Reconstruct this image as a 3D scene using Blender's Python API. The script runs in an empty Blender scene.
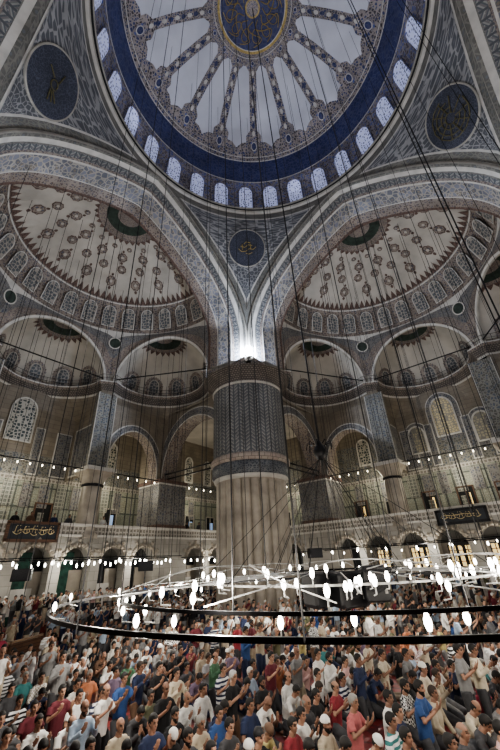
import bpy, bmesh, math, random
from mathutils import Vector, Matrix
random.seed(7)
PI = math.pi
sin, cos, sqrt, radians = math.sin, math.cos, math.sqrt, math.radians
scene = bpy.context.scene
COL = scene.collection
V = Vector

# ------------------------------------------------------------------ camera
CAMX, CAMY, CAMZ = -10.193, -5.831, 3.0
FZ = -.45                          # prayer-hall floor level
HEAD = radians(90 - 38.3)          # heading, measured from +X towards +Y
PITCH, ROLL, FPX = 0.4918, -0.0504, 354.0
_az = radians(38.3)
XD = (sin(_az), cos(_az)); YD = (-cos(_az), sin(_az))   # mosque axes seen from the camera frame
def cam_axes():
    fw = V((YD[1], XD[1], 0)); fw = V((XD[1], YD[1], 0))
    rt = V((XD[0], YD[0], 0))
    cp, sp = cos(PITCH), sin(PITCH)
    f = V((fw.x * cp, fw.y * cp, sp)); u = V((-fw.x * sp, -fw.y * sp, cp))
    c, s = cos(ROLL), sin(ROLL)
    # image (x,y) -> camera plane (c x - s y, s x + c y)
    r2 = rt * c + u * s
    u2 = -rt * s + u * c
    return f, r2, u2
CF, CR, CU = cam_axes()
cd = bpy.data.cameras.new('camera'); co = bpy.data.objects.new('camera', cd); COL.objects.link(co)
m = Matrix((CR, CU, -CF)).transposed().to_4x4(); m.translation = V((CAMX, CAMY, CAMZ)); co.matrix_world = m
cd.sensor_fit = 'VERTICAL'; cd.sensor_height = 36; cd.sensor_width = 24; cd.lens = FPX / 750 * 36
cd.clip_start = .05; cd.clip_end = 300
scene.camera = co
def ray(px, py):
    return CF + CR * ((px - 250) / FPX) + CU * (-(py - 375) / FPX)
def at_z(px, py, z):
    r = ray(px, py); k = (z - CAMZ) / r.z
    return V((CAMX + r.x * k, CAMY + r.y * k, z))

# ------------------------------------------------------------------ materials
def newmat(name):
    mt = bpy.data.materials.new(name); mt.use_nodes = True
    nt = mt.node_tree; nt.nodes.clear()
    o = nt.nodes.new('ShaderNodeOutputMaterial'); b = nt.nodes.new('ShaderNodeBsdfPrincipled')
    nt.links.new(b.outputs[0], o.inputs[0])
    return mt, nt, b
def N(nt, t, **k):
    n = nt.nodes.new(t)
    for a, v in k.items(): setattr(n, a, v)
    return n
def c4(c): return (c[0], c[1], c[2], 1)
def mixc(nt, fac, a, b, mode='MIX'):
    n = N(nt, 'ShaderNodeMix', data_type='RGBA', blend_type=mode)
    for i, x in ((0, fac), (6, a), (7, b)):
        if isinstance(x, (int, float)): n.inputs[i].default_value = x
        elif isinstance(x, tuple): n.inputs[i].default_value = c4(x)
        else: nt.links.new(x, n.inputs[i])
    return n.outputs[2]
def ramp(nt, x, stops, interp='LINEAR'):
    r = N(nt, 'ShaderNodeValToRGB'); r.color_ramp.interpolation = interp
    e = r.color_ramp.elements
    while len(e) > 1: e.remove(e[-1])
    e[0].position = stops[0][0]; e[0].color = c4(stops[0][1])
    for p, c in stops[1:]:
        q = e.new(p); q.color = c4(c)
    nt.links.new(x, r.inputs[0]); return r.outputs[0]
def math_(nt, op, a, b=0.0):
    n = N(nt, 'ShaderNodeMath', operation=op)
    for i, x in enumerate((a, b)):
        if isinstance(x, (int, float)): n.inputs[i].default_value = x
        else: nt.links.new(x, n.inputs[i])
    return n.outputs[0]
def coords(nt, kind='UV', scale=(1, 1, 1)):
    tc = N(nt, 'ShaderNodeTexCoord'); mp = N(nt, 'ShaderNodeMapping')
    nt.links.new(tc.outputs[kind], mp.inputs[0]); mp.inputs['Scale'].default_value = scale
    return mp.outputs[0]
def plain(name, col, rough=.7, metal=0., noise=.25, nscale=1.5, kind='Object'):
    mt, nt, b = newmat(name)
    n = N(nt, 'ShaderNodeTexNoise'); n.inputs['Scale'].default_value = nscale; n.inputs['Detail'].default_value = 5
    nt.links.new(coords(nt, kind), n.inputs['Vector'])
    dk = tuple(x * (1 - noise) for x in col); lt = tuple(min(1, x * (1 + noise)) for x in col)
    nt.links.new(ramp(nt, n.outputs[0], [(.3, dk), (.7, lt)]), b.inputs['Base Color'])
    b.inputs['Roughness'].default_value = rough; b.inputs['Metallic'].default_value = metal
    return mt
def emis(name, col, strength, dark=None):
    mt, nt, b = newmat(name)
    b.inputs['Base Color'].default_value = c4(col)
    b.inputs['Emission Color'].default_value = c4(col); b.inputs['Emission Strength'].default_value = strength
    return mt
def floral(name, cell, line, flower, scale=2.0, lw=.09, fl=.25, jit=1.0, second=None, rough=.5, kind='UV', stretch=(1, 1, 1)):
    """interlaced vine tiles: voronoi cells outlined by light stems, a flower in each cell"""
    mt, nt, b = newmat(name)
    cv = coords(nt, kind, tuple(scale * s for s in stretch))
    v1 = N(nt, 'ShaderNodeTexVoronoi', feature='DISTANCE_TO_EDGE'); v2 = N(nt, 'ShaderNodeTexVoronoi', feature='F1')
    for v in (v1, v2):
        v.inputs['Scale'].default_value = 1; v.inputs['Randomness'].default_value = jit; nt.links.new(cv, v.inputs['Vector'])
    ed = ramp(nt, v1.outputs['Distance'], [(0, (1, 1, 1)), (lw, (1, 1, 1)), (lw * 1.5, (0, 0, 0))])
    fm = ramp(nt, v2.outputs['Distance'], [(0, (1, 1, 1)), (fl, (1, 1, 1)), (fl + .06, (0, 0, 0))])
    base = mixc(nt, fm, cell, flower)
    if second:
        s = N(nt, 'ShaderNodeSeparateColor'); nt.links.new(v2.outputs['Color'], s.inputs[0])
        pick = ramp(nt, s.outputs[0], [(0, (0, 0, 0)), (.55, (0, 0, 0)), (.6, (1, 1, 1))])
        base = mixc(nt, pick, base, second)
    col = mixc(nt, ed, base, line)
    ns = N(nt, 'ShaderNodeTexNoise'); ns.inputs['Scale'].default_value = .6; ns.inputs['Detail'].default_value = 6
    nt.links.new(coords(nt, 'Object'), ns.inputs['Vector'])
    col = mixc(nt, 1.0, col, ramp(nt, ns.outputs[0], [(.3, (.6, .6, .6)), (.7, (1, 1, 1))]), 'MULTIPLY')
    nt.links.new(col, b.inputs['Base Color']); b.inputs['Roughness'].default_value = rough
    return mt
def bricks(name, c1, c2, mortar, bw, bh, ms=.02, offset=.5, tile=None, rough=.6, vn=.3):
    mt, nt, b = newmat(name)
    br = N(nt, 'ShaderNodeTexBrick'); br.offset = offset
    nt.links.new(coords(nt, 'UV'), br.inputs['Vector'])
    br.inputs['Scale'].default_value = 1; br.inputs['Brick Width'].default_value = bw; br.inputs['Row Height'].default_value = bh
    br.inputs['Mortar Size'].default_value = ms; br.inputs['Mortar Smooth'].default_value = 0
    br.inputs['Color1'].default_value = c4(c1); br.inputs['Color2'].default_value = c4(c2); br.inputs['Mortar'].default_value = c4(mortar)
    col = br.outputs['Color']
    if tile:
        v = N(nt, 'ShaderNodeTexVoronoi', feature='F1'); v.inputs['Scale'].default_value = tile; v.inputs['Randomness'].default_value = .35
        nt.links.new(coords(nt, 'UV'), v.inputs['Vector'])
        col = mixc(nt, 1.0, col, ramp(nt, v.outputs['Distance'], [(.2, (.45, .5, .55)), (.32, (1, 1, 1)), (.55, (.65, .62, .6))]), 'MULTIPLY')
    ns = N(nt, 'ShaderNodeTexNoise'); ns.inputs['Scale'].default_value = .8; ns.inputs['Detail'].default_value = 6
    nt.links.new(coords(nt, 'Object'), ns.inputs['Vector'])
    col = mixc(nt, 1.0, col, ramp(nt, ns.outputs[0], [(.3, (1 - vn,) * 3), (.7, (1, 1, 1))]), 'MULTIPLY')
    nt.links.new(col, b.inputs['Base Color']); b.inputs['Roughness'].default_value = rough
    return mt
def lattice(name, glass, bar, scale, em=0., lw=.14):
    mt, nt, b = newmat(name)
    v = N(nt, 'ShaderNodeTexVoronoi', feature='DISTANCE_TO_EDGE'); v.inputs['Scale'].default_value = scale; v.inputs['Randomness'].default_value = .55
    nt.links.new(coords(nt, 'UV'), v.inputs['Vector'])
    f = ramp(nt, v.outputs['Distance'], [(0, (1, 1, 1)), (lw, (1, 1, 1)), (lw * 1.3, (0, 0, 0))])
    col = mixc(nt, f, glass, bar)
    nt.links.new(col, b.inputs['Base Color'])
    if em:
        nt.links.new(col, b.inputs['Emission Color']); b.inputs['Emission Strength'].default_value = em
    b.inputs['Roughness'].default_value = .35
    return mt
def objcol(name, rough=.8, pattern=None):
    """cloth or skin whose colour is the object's own colour"""
    mt, nt, b = newmat(name)
    oi = N(nt, 'ShaderNodeObjectInfo'); col = oi.outputs['Color']
    if pattern == 'stripe':
        w = N(nt, 'ShaderNodeTexWave', bands_direction='Z'); w.inputs['Scale'].default_value = 3.6
        nt.links.new(coords(nt, 'Object'), w.inputs['Vector'])
        col = mixc(nt, ramp(nt, w.outputs[0], [(.45, (0, 0, 0)), (.5, (1, 1, 1))]), col, (.75, .75, .75))
    elif pattern == 'check':
        ch = N(nt, 'ShaderNodeTexChecker'); ch.inputs['Scale'].default_value = 26
        nt.links.new(coords(nt, 'Object'), ch.inputs['Vector'])
        col = mixc(nt, ch.outputs[1], col, (.8, .8, .78))
    n = N(nt, 'ShaderNodeTexNoise'); n.inputs['Scale'].default_value = 9; nt.links.new(coords(nt, 'Object'), n.inputs['Vector'])
    col = mixc(nt, 1.0, col, ramp(nt, n.outputs[0], [(.3, (.75, .75, .75)), (.65, (1, 1, 1))]), 'MULTIPLY')
    nt.links.new(col, b.inputs['Base Color']); b.inputs['Roughness'].default_value = rough
    return mt

WHITE_PLASTER = plain('pale_plaster', (.60, .61, .66), .8, noise=.14, nscale=.35)
CREAM_PLASTER = plain('cream_plaster', (.47, .44, .39), .8, noise=.2, nscale=.5)
STONE = bricks('cut_stone', (.29, .25, .195), (.24, .205, .16), (.19, .16, .125), 1.1, .42, .02)
MARBLE = bricks('grey_marble', (.42, .40, .36), (.36, .34, .30), (.26, .24, .21), 1.6, .62, .015)
MARBLE_PLAIN = plain('fluted_marble', (.36, .32, .265), .45, noise=.3, nscale=.9)
GOLD = plain('gilding', (.42, .32, .12), .4, .3, noise=.3, nscale=6)
DULL_GOLD = plain('dull_gilding', (.13, .115, .06), .6, .2, noise=.4, nscale=4)  # darker, duller gilding for the side roundels
BLUE_BAND = floral('blue_inscription_band', (.030, .042, .14), (.09, .10, .20), (.05, .065, .17), 3.4, .07, .12, second=(.045, .06, .18))
DOME_FLORAL = floral('dome_vine_tiles', (.07, .06, .07), (.42, .37, .34), (.22, .23, .34), 4.6, .11, .2, second=(.06, .08, .2))
DRUM_FLORAL = floral('drum_vine_tiles', (.10, .08, .09), (.34, .31, .32), (.10, .13, .30), 4.6, .09, .24, second=(.12, .16, .40))
ARABESQUE = floral('pendentive_vine_tiles', (.12, .125, .14), (.38, .38, .38), (.19, .20, .225), 2.6, .06, .16, jit=.8)
OLIVE_BAND = floral('olive_vine_border', (.17, .165, .15), (.26, .25, .22), (.19, .20, .21), 2.8, .08, .2)
SOFFIT = floral('arch_soffit_tiles', (.17, .18, .22), (.46, .43, .38), (.30, .26, .21), 2.6, .07, .24, second=(.27, .28, .34))
RUST = floral('rust_border_tiles', (.14, .10, .085), (.33, .28, .24), (.13, .14, .19), 4.6, .12, .25)
RUST_PLAIN = plain('rust_stencil', (.13, .085, .07), .8, noise=.5, nscale=7)
SLATE_FLORAL = floral('slate_wall_tiles', (.095, .10, .11), (.25, .24, .225), (.16, .125, .115), 4.2, .12, .24, second=(.105, .115, .15))
PANEL_TILE = bricks('tile_panels', (.30, .33, .28), (.46, .47, .38), (.13, .15, .13), .95, 1.62, .07, 0., tile=5.)
def chevron(name, c1, c2, c3, w=.42, h=.30):
    mt, nt, b = newmat(name)
    s = N(nt, 'ShaderNodeSeparateXYZ'); nt.links.new(coords(nt, 'UV'), s.inputs[0])
    tri = math_(nt, 'PINGPONG', s.outputs[0], w)
    ph = math_(nt, 'FRACT', math_(nt, 'DIVIDE', math_(nt, 'ADD', s.outputs[1], math_(nt, 'MULTIPLY', tri, .8)), h))
    col = ramp(nt, ph, [(0, c1), (.30, c1), (.34, c2), (.62, c2), (.66, c3), (.95, c3)])
    ed = ramp(nt, math_(nt, 'DIVIDE', tri, w), [(0, (1, 1, 1)), (.13, (1, 1, 1)), (.16, (0, 0, 0)), (.84, (0, 0, 0)), (.87, (1, 1, 1))])
    v = N(nt, 'ShaderNodeTexVoronoi', feature='F1'); v.inputs['Scale'].default_value = 7; nt.links.new(coords(nt, 'UV'), v.inputs['Vector'])
    col = mixc(nt, ramp(nt, v.outputs['Distance'], [(.15, (1, 1, 1)), (.3, (0, 0, 0))]), col, (.38, .37, .35))
    col = mixc(nt, ed, col, tuple(x * .8 for x in c1))
    ns = N(nt, 'ShaderNodeTexNoise'); ns.inputs['Scale'].default_value = .7; ns.inputs['Detail'].default_value = 5; nt.links.new(coords(nt, 'Object'), ns.inputs['Vector'])
    col = mixc(nt, 1.0, col, ramp(nt, ns.outputs[0], [(.3, (.65, .65, .65)), (.7, (1, 1, 1))]), 'MULTIPLY')
    nt.links.new(col, b.inputs['Base Color']); b.inputs['Roughness'].default_value = .5
    return mt
DRUM_TILE = chevron('pier_chevron_tiles', (.12, .13, .145), (.33, .33, .31), (.20, .19, .19))
FRIEZE = floral('carved_frieze', (.20, .18, .15), (.50, .47, .42), (.35, .32, .28), 3.2, .15, .12, jit=.2)
CORNICE_M = bricks('stalactite_cornice', (.30, .26, .22), (.20, .17, .15), (.08, .07, .065), .22, .17, .035, .5)
LEDGE = plain('stone_ledge', (.36, .34, .30), .7, noise=.2)
LIGHT_LINE = plain('pale_moulding', (.56, .54, .50), .6, noise=.15)
DARK_GREEN = plain('dark_green_roundel', (.025, .04, .03), .6, noise=.5, nscale=3)
PANE_DOME = lattice('bullseye_glass_lavender', (.07, .08, .16), (.50, .54, .78), 4.6, .36, .2)
PANE_DARK = lattice('bullseye_glass_dark', (.10, .11, .12), (.36, .33, .29), 3.4, 0, .09)
PANE_WALL = lattice('stained_glass_dark', (.03, .045, .045), (.42, .40, .35), 3.6, 0, .13)
PANE_GREEN = lattice('bullseye_glass_grey', (.06, .07, .08), (.26, .24, .22), 3.2, 0, .09)
BLACK_METAL = plain('blackened_iron', (.018, .018, .02), .45, .6, noise=.3, nscale=4)
WHITE_PIPE = plain('white_enamelled_pipe', (.55, .55, .53), .4, noise=.15, nscale=4)
BLACK_PLASTIC = plain('black_speaker_cabinet', (.02, .02, .022), .5, noise=.3, nscale=5)
DARK_GRILLE = plain('speaker_grille', (.05, .05, .055), .8, noise=.4, nscale=30)
BULB = emis('glowing_lamp_glass', (1, .95, .86), 14)
BULB_WARM = emis('glowing_warm_lamp_glass', (1, .9, .7), 9)
CARPET = floral('red_prayer_carpet', (.26, .035, .03), (.12, .03, .03), (.3, .12, .08), 1.7, .06, .2, kind='Object')
WOOD = bricks('brown_wood_boards', (.16, .085, .05), (.12, .06, .035), (.04, .02, .015), 1.6, .14, .01)
DARK_VOID = plain('dark_opening', (.012, .013, .014), .9)
BLACKBLUE = plain('near_black_blue_board', (.02, .025, .035), .5)
GREEN_CURTAIN = plain('dark_green_curtain', (.02, .06, .045), .9, noise=.5, nscale=3)
WARM_GLASS = emis('lit_yellow_glass', (1, .72, .3), .9)
BLUE_GLASS = emis('lit_blue_glass', (.35, .5, .8), .5)
CORD = plain('hanging_wire', (.015, .015, .017), .6, .3)

ROUND_SLATE = floral('roundel_dark_slate', (.045, .05, .075), (.10, .11, .15), (.07, .075, .10), 5, .05, .2)
WALL_FLORAL = floral('olive_wall_tiles', (.11, .11, .095), (.27, .26, .225), (.17, .14, .12), 4.4, .10, .24, second=(.11, .125, .15))
PALE_LATTICE = floral('pale_lattice_panel', (.15, .16, .14), (.38, .38, .33), (.24, .25, .22), 3.2, .12, .1, jit=.1)
LIT_PANE = lattice('stained_glass_lit', (.50, .42, .24), (.24, .22, .18), 4.0, .12, .12)
LIT_PANE2 = lattice('stained_glass_dim', (.34, .31, .22), (.18, .17, .15), 4.0, .05, .12)
BAND_SCRIPT = floral('dark_inscription_band', (.05, .06, .085), (.19, .20, .21), (.11, .12, .15), 6.0, .09, .14)
RED_STONE = bricks('red_and_white_marble', (.42, .34, .30), (.50, .44, .38), (.2, .16, .14), .5, .3, .02)

# ------------------------------------------------------------------ mesh builder
class MB:
    def __init__(s, T=None):
        s.v = []; s.f = []; s.m = []; s.uv = []; s.T = T; s.mats = []
    def mi(s, mat):
        if mat not in s.mats: s.mats.append(mat)
        return s.mats.index(mat)
    def p(s, q):
        q = V(q)
        if s.T: q = s.T(q)
        s.v.append(q); return len(s.v) - 1
    def poly(s, pts, mat, uvs=None):
        ids = [s.p(q) for q in pts]
        s.f.append(ids); s.m.append(s.mi(mat))
        if uvs is None:
            P = [V(q) for q in pts]; o = P[0]
            nrm = V((0, 0, 0))
            for i in range(len(P)): nrm += (P[i] - o).cross(P[(i + 1) % len(P)] - o)
            if nrm.length < 1e-12: nrm = V((0, 0, 1))
            nrm.normalize()
            if abs(nrm.z) > .9: t, b = V((1, 0, 0)), V((0, 1, 0))
            else: t = V((0, 0, 1)).cross(nrm).normalized(); b = V((0, 0, 1))
            uvs = [(q.dot(t), q.dot(b)) for q in P]
        s.uv.append(uvs)
    def grid(s, rows, mats, closed=False, uvo=(0, 0)):
        if not isinstance(mats, (list, tuple)): mats = [mats] * (len(rows) - 1)
        R_ = [[V(q) for q in r] for r in rows]
        ids = [[s.p(q) for q in r] for r in R_]
        n = len(R_[0]); mid = R_[len(R_) // 2]
        U = [uvo[0]]
        for i in range(1, n + (1 if closed else 0)): U.append(U[-1] + max((mid[i % n] - mid[i - 1]).length, 1e-4))
        vv = [uvo[1]]
        for j in range(1, len(R_)):
            k = max(range(0, n, max(1, n // 6)), key=lambda i: (R_[j][i] - R_[j - 1][i]).length)
            vv.append(vv[-1] + (R_[j][k] - R_[j - 1][k]).length)
        for j in range(len(R_) - 1):
            if mats[j] is None: continue
            mi = s.mi(mats[j])
            for i in range(n if closed else n - 1):
                a, b = i, (i + 1) % n
                s.f.append([ids[j][a], ids[j][b], ids[j + 1][b], ids[j + 1][a]]); s.m.append(mi)
                s.uv.append([(U[i], vv[j]), (U[i + 1], vv[j]), (U[i + 1], vv[j + 1]), (U[i], vv[j + 1])])
    def box(s, c, sz, mat, rz=0.0, axes=None):
        c = V(c); h = V(sz) / 2
        if axes: ax = [V(a) for a in axes]
        else: ax = [V((cos(rz), sin(rz), 0)), V((-sin(rz), cos(rz), 0)), V((0, 0, 1))]
        def q(i, j, k): return c + ax[0] * (i * h.x) + ax[1] * (j * h.y) + ax[2] * (k * h.z)
        for fc in (((-1, -1, -1), (1, -1, -1), (1, -1, 1), (-1, -1, 1)), ((1, 1, -1), (-1, 1, -1), (-1, 1, 1), (1, 1, 1)),
                   ((1, -1, -1), (1, 1, -1), (1, 1, 1), (1, -1, 1)), ((-1, 1, -1), (-1, -1, -1), (-1, -1, 1), (-1, 1, 1)),
                   ((-1, -1, 1), (1, -1, 1), (1, 1, 1), (-1, 1, 1)), ((-1, 1, -1), (1, 1, -1), (1, -1, -1), (-1, -1, -1))):
            s.poly([q(*e) for e in fc], mat)
    def tube(s, path, r, mat, seg=6, closed=False, cap=True):
        P = [V(q) for q in path]; n = len(P)
        if isinstance(r, (int, float)): r = [r] * n
        rows = []
        for i, q in enumerate(P):
            a = P[(i - 1) % n] if (closed or i > 0) else q
            b = P[(i + 1) % n] if (closed or i < n - 1) else q
            t = (b - a).normalized()
            ref = V((0, 0, 1)) if abs(t.z) < .9 else V((1, 0, 0))
            x = t.cross(ref).normalized(); y = t.cross(x)
            ri = r[i]; rx, ry = ri if isinstance(ri, tuple) else (ri, ri)
            rows.append([q + x * (cos(2 * PI * k / seg) * rx) + y * (sin(2 * PI * k / seg) * ry) for k in range(seg)])
        if closed: rows.append(rows[0])
        s.grid(rows, mat, closed=True)
        if cap and not closed:
            s.poly(rows[0][::-1], mat); s.poly(rows[-1], mat)
    def lathe(s, prof, c, mat, seg=24, axis=None):
        c = V(c)
        rows = [[c + V((r * cos(2 * PI * k / seg), r * sin(2 * PI * k / seg), z)) for k in range(seg)] for r, z in prof]
        s.grid(rows, mat, closed=True)
    def build(s, name, parent=None, smooth=False, loc=None):
        me = bpy.data.meshes.new(name)
        off = V(loc) if loc is not None else V((0, 0, 0))
        me.from_pydata([tuple(q - off) for q in s.v], [], s.f)
        for mt in s.mats: me.materials.append(mt)
        me.polygons.foreach_set('material_index', s.m)
        uvl = me.uv_layers.new(name='UVMap')
        flat = [x for fu in s.uv for u in fu for x in u]
        uvl.data.foreach_set('uv', flat)
        if smooth: me.polygons.foreach_set('use_smooth', [True] * len(me.polygons))
        me.update()
        o = bpy.data.objects.new(name, me); COL.objects.link(o)
        o.location = off
        if parent: o.parent = parent; 
        return o
def tag(o, label=None, cat=None, group=None, kind=None):
    if label: o['label'] = label
    if cat: o['category'] = cat
    if group: o['group'] = group
    if kind: o['kind'] = kind
    return o
def empty(name, loc, label=None, cat=None, group=None):
    o = bpy.data.objects.new(name, None); COL.objects.link(o); o.location = loc; o.empty_display_size = .2
    return tag(o, label, cat, group)
def part(mb, name, parent, smooth=False):
    """part whose points were given in world space, under an unrotated Empty"""
    o = mb.build(name, parent, smooth)
    if parent: o.location = -V(parent.location) if parent.parent is None else V((0, 0, 0))
    return o
def struct(mb, name, label, smooth=False, cat='structure'):
    return tag(mb.build(name, None, smooth), label, cat, None, 'structure')
# the four sides of the hall, as mirror images of the side at +Y
SIDES = {'left': lambda q: V((q.x, q.y, q.z)), 'right': lambda q: V((q.y, q.x, q.z)),
         'back': lambda q: V((q.x, -q.y, q.z)), 'rear': lambda q: V((-q.y, q.x, q.z))}
WIN = [0]
def arch_outline(w, h, n=8, k=1.15):
    """pointed-round arch outline, base centred on the origin"""
    hw = w / 2; sp = h - hw * k
    pts = [(-hw, 0), (hw, 0)] + [(hw * cos(PI * i / (2 * n)), sp + hw * k * sin(PI * i / (2 * n))) for i in range(0, n + 1)]
    pts += [(-hw * cos(PI * i / (2 * n)), sp + hw * k * sin(PI * i / (2 * n))) for i in range(n - 1, -1, -1)]
    return pts
def window(T, base, tx, up, w, h, frame_m, pane_m, label, fw=.1, proud=.07, extra=None):
    """a leaded window: raised frame with a recessed lattice pane; tx = along, up = up, both unit"""
    WIN[0] += 1
    base, tx, up = V(base), V(tx), V(up); nr = tx.cross(up).normalized()
    fr, pn = MB(T), MB(T)
    O = arch_outline(w, h); I = [(x * (1 - 2 * fw / w), fw + y * (h - 2 * fw) / h) for x, y in O]
    P = lambda q, d: base + tx * q[0] + up * q[1] + nr * d
    for d, sgn in ((proud, 1),):
        n = len(O)
        for i in range(n):
            j = (i + 1) % n
            fr.poly([P(O[i], d), P(O[j], d), P(I[j], d), P(I[i], d)], frame_m)
            fr.poly([P(O[i], 0), P(O[j], 0), P(O[j], d), P(O[i], d)], frame_m)
            fr.poly([P(I[i], d), P(I[j], d), P(I[j], .02), P(I[i], .02)], frame_m)
    pn.poly([P(q, .025) for q in I], pane_m, [(q[0], q[1]) for q in I])
    f = fr.build('window_%d' % WIN[0]); tag(f, label, 'window', None, 'structure')
    pn.build('pane', f)
    return f
# ================================================================== ARCHITECTURE
R = 11.0
def pol(r, a, z): return V((r * cos(a), r * sin(a), z))
# ---- main dome -----------------------------------------------------
SC, SR = 31.76, 12.24
def dome_r(z): return sqrt(max(0, SR * SR - (z - SC) ** 2))
def dome_z(r): return SC + sqrt(SR * SR - r * r)
mb = MB(); nseg = 112
prof = [(11.0, 32.84, DRUM_FLORAL), (10.72, 34.8, DRUM_FLORAL), (10.49, 36.5, LIGHT_LINE), (10.47, 36.62, BLUE_BAND), (10.2, 37.8, BLUE_BAND), (9.88, 38.95, LIGHT_LINE), (9.85, 39.08, DOME_FLORAL)]
zs = [(9.8, None)] + [(x, None) for x in (9.2, 8.4, 7.4, 6.2, 5, 3.9, 2.9)]
for r_, _ in zs[1:]: prof.append((r_, dome_z(r_) + 3 * 0 + 0, DOME_FLORAL))
prof = [p for p in prof]
zfix = lambda r: dome_z(r)
rows = [[pol(r_, 2 * PI * k / nseg, z) for k in range(nseg)] for r_, z, _ in prof] + [[V((0, 0, SC + SR))] * nseg]
mb.grid(rows, [p[2] for p in prof], closed=True)
mb_dome = mb
def DP(a, r, off=.05):
    p = pol(r, a, dome_z(r)); n = V((p.x, p.y, p.z - SC)).normalized(); return p - n * off
# pale petals between the ribs
spoke0 = radians(17 + 0.0); NS = 16; half = PI / NS
def petal_half(r):
    w = half * r - .34
    if r > 8.0: w -= .42 * min(1, (r - 8.0) / .35)
    return w
rs = [3.75, 3.95, 4.1, 4.6, 5.4, 6.2, 7.0, 7.8, 7.95, 8.0, 8.3, 8.4, 8.75, 8.8, 9.05, 9.1]
for k in range(NS):
    ca = spoke0 + half + 2 * half * k
    L, Rr, M = [], [], []
    for r_ in rs:
        w = petal_half(r_)
        if r_ <= 3.95: w = .12 + (.18 if r_ > 3.8 else 0)
        if r_ >= 8.78: w = max(.25, w - .45)
        if r_ >= 9.04: w = .08
        L.append(DP(ca - w / r_, r_)); M.append(DP(ca, r_)); Rr.append(DP(ca + w / r_, r_))
    mb.grid([L, M, Rr], WHITE_PLASTER)
    # rosette at the foot of every rib, a small one near the hub
    for rr, rad in ((9.0, .36), (3.55, .2)):
        a0 = spoke0 + 2 * half * k
        for q, mt, off in ((rad * .62, BLUE_BAND, .11), (rad * .8, LIGHT_LINE, .09), (rad * 1.15, DRUM_FLORAL, .07)):
            mb.poly([DP(a0 + q * cos(t * PI / 6) / rr, rr + q * sin(t * PI / 6), off) for t in range(12)], mt)
    # beaded rib spine
    a0 = spoke0 + 2 * half * k
    for j in range(9):
        rr = 4.2 + j * .5
        mb.poly([DP(a0 + .15 * cos(t * PI / 3) / rr, rr + .2 * sin(t * PI / 3), .08) for t in range(6)], BLUE_BAND if j % 2 else LIGHT_LINE)
# rim lines
for rr, w in ((9.62, .05), (3.2, .05)):
    mb.grid([[DP(2 * PI * k / nseg, rr, .07) for k in range(nseg)], [DP(2 * PI * k / nseg, rr + w, .07) for k in range(nseg)]], LIGHT_LINE, closed=True)
struct(mb, 'ceiling_dome', 'main dome with pale petals between dark ribs and a blue lettered band', True)
# central medallion with interlaced gilded script
mb = MB()
zc = dome_z(2.9) - .12
ring = lambda r, z: [pol(r, 2 * PI * k / 64, z) for k in range(64)]
def dz(r): return dome_z(r) - .15
mb.grid([ring(2.9, dz(2.9)), ring(2.72, dz(2.72)), ring(2.66, dz(2.66)), ring(1.6, dz(1.6)), ring(.62, dz(.62)), ring(.5, dz(.5)), ring(.01, dz(.01))],
        [GOLD, LIGHT_LINE, BLUE_BAND, BLUE_BAND, GOLD, DOME_FLORAL], closed=True)
med = mb.build('dome_medallion', None, True)
tag(med, 'round blue and gold calligraphy medallion at the centre of the main dome', 'medallion')
sc = MB()
def mp(x, y, off=.2):
    r = min(2.6, sqrt(x * x + y * y)); a = math.atan2(y, x); return pol(r, a, dome_z(r) - off)
for k in range(12):          # radiating interlaced letter strokes
    a = 2 * PI * k / 12
    pts = []
    for t in range(15):
        u = t / 14; rr = .8 + 1.65 * u; aa = a + .35 * sin(u * 2 * PI) + .12
        pts.append(mp(rr * cos(aa), rr * sin(aa)))
    sc.tube(pts, .035, GOLD, 4)
    pts = [mp((1.75 + .45 * cos(t * PI / 7)) * cos(a + .17 * sin(t * PI / 7)), (1.75 + .45 * cos(t * PI / 7)) * sin(a + .17 * sin(t * PI / 7))) for t in range(14)]
    sc.tube(pts, .03, GOLD, 4, closed=True)
sc.build('gilded_script', med)
# windows of the drum
for k in range(28):
    a = radians(45.3 + k * 360 / 28); tl = math.atan2(.38, 2.6)
    base = pol(10.88, a, 33.1); up = V((-cos(a) * .145, -sin(a) * .145, 1)).normalized()
    tx = V((sin(a), -cos(a), 0)) * -1
    tx = V((-sin(a), cos(a), 0))
    nr = tx.cross(up)
    if nr.dot(V((-cos(a), -sin(a), 0))) < 0: tx = -tx
    window(None, base, tx, up, 1.42, 2.75, RUST_PLAIN if 0 else DRUM_FLORAL, PANE_DOME, 'arched bullseye glass window in the drum of the main dome', .07, .1)
# ledge ring under the drum windows
mb = MB()
lp = [(11.05, 32.95, LIGHT_LINE), (10.62, 32.95, LIGHT_LINE), (10.55, 32.85, LEDGE), (10.62, 32.7, BLACK_METAL), (10.75, 32.66, LEDGE), (10.8, 32.5, LIGHT_LINE), (11.0, 32.45, LEDGE), (11.1, 32.3, LEDGE)]
mb.grid([[pol(r_, 2 * PI * k / nseg, z) for k in range(nseg)] for r_, z, _ in lp], [p[2] for p in lp[:-1]], closed=True)
struct(mb, 'trim_1', 'stone ledge ring under the dome windows', True)
LIGHTS = []
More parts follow.
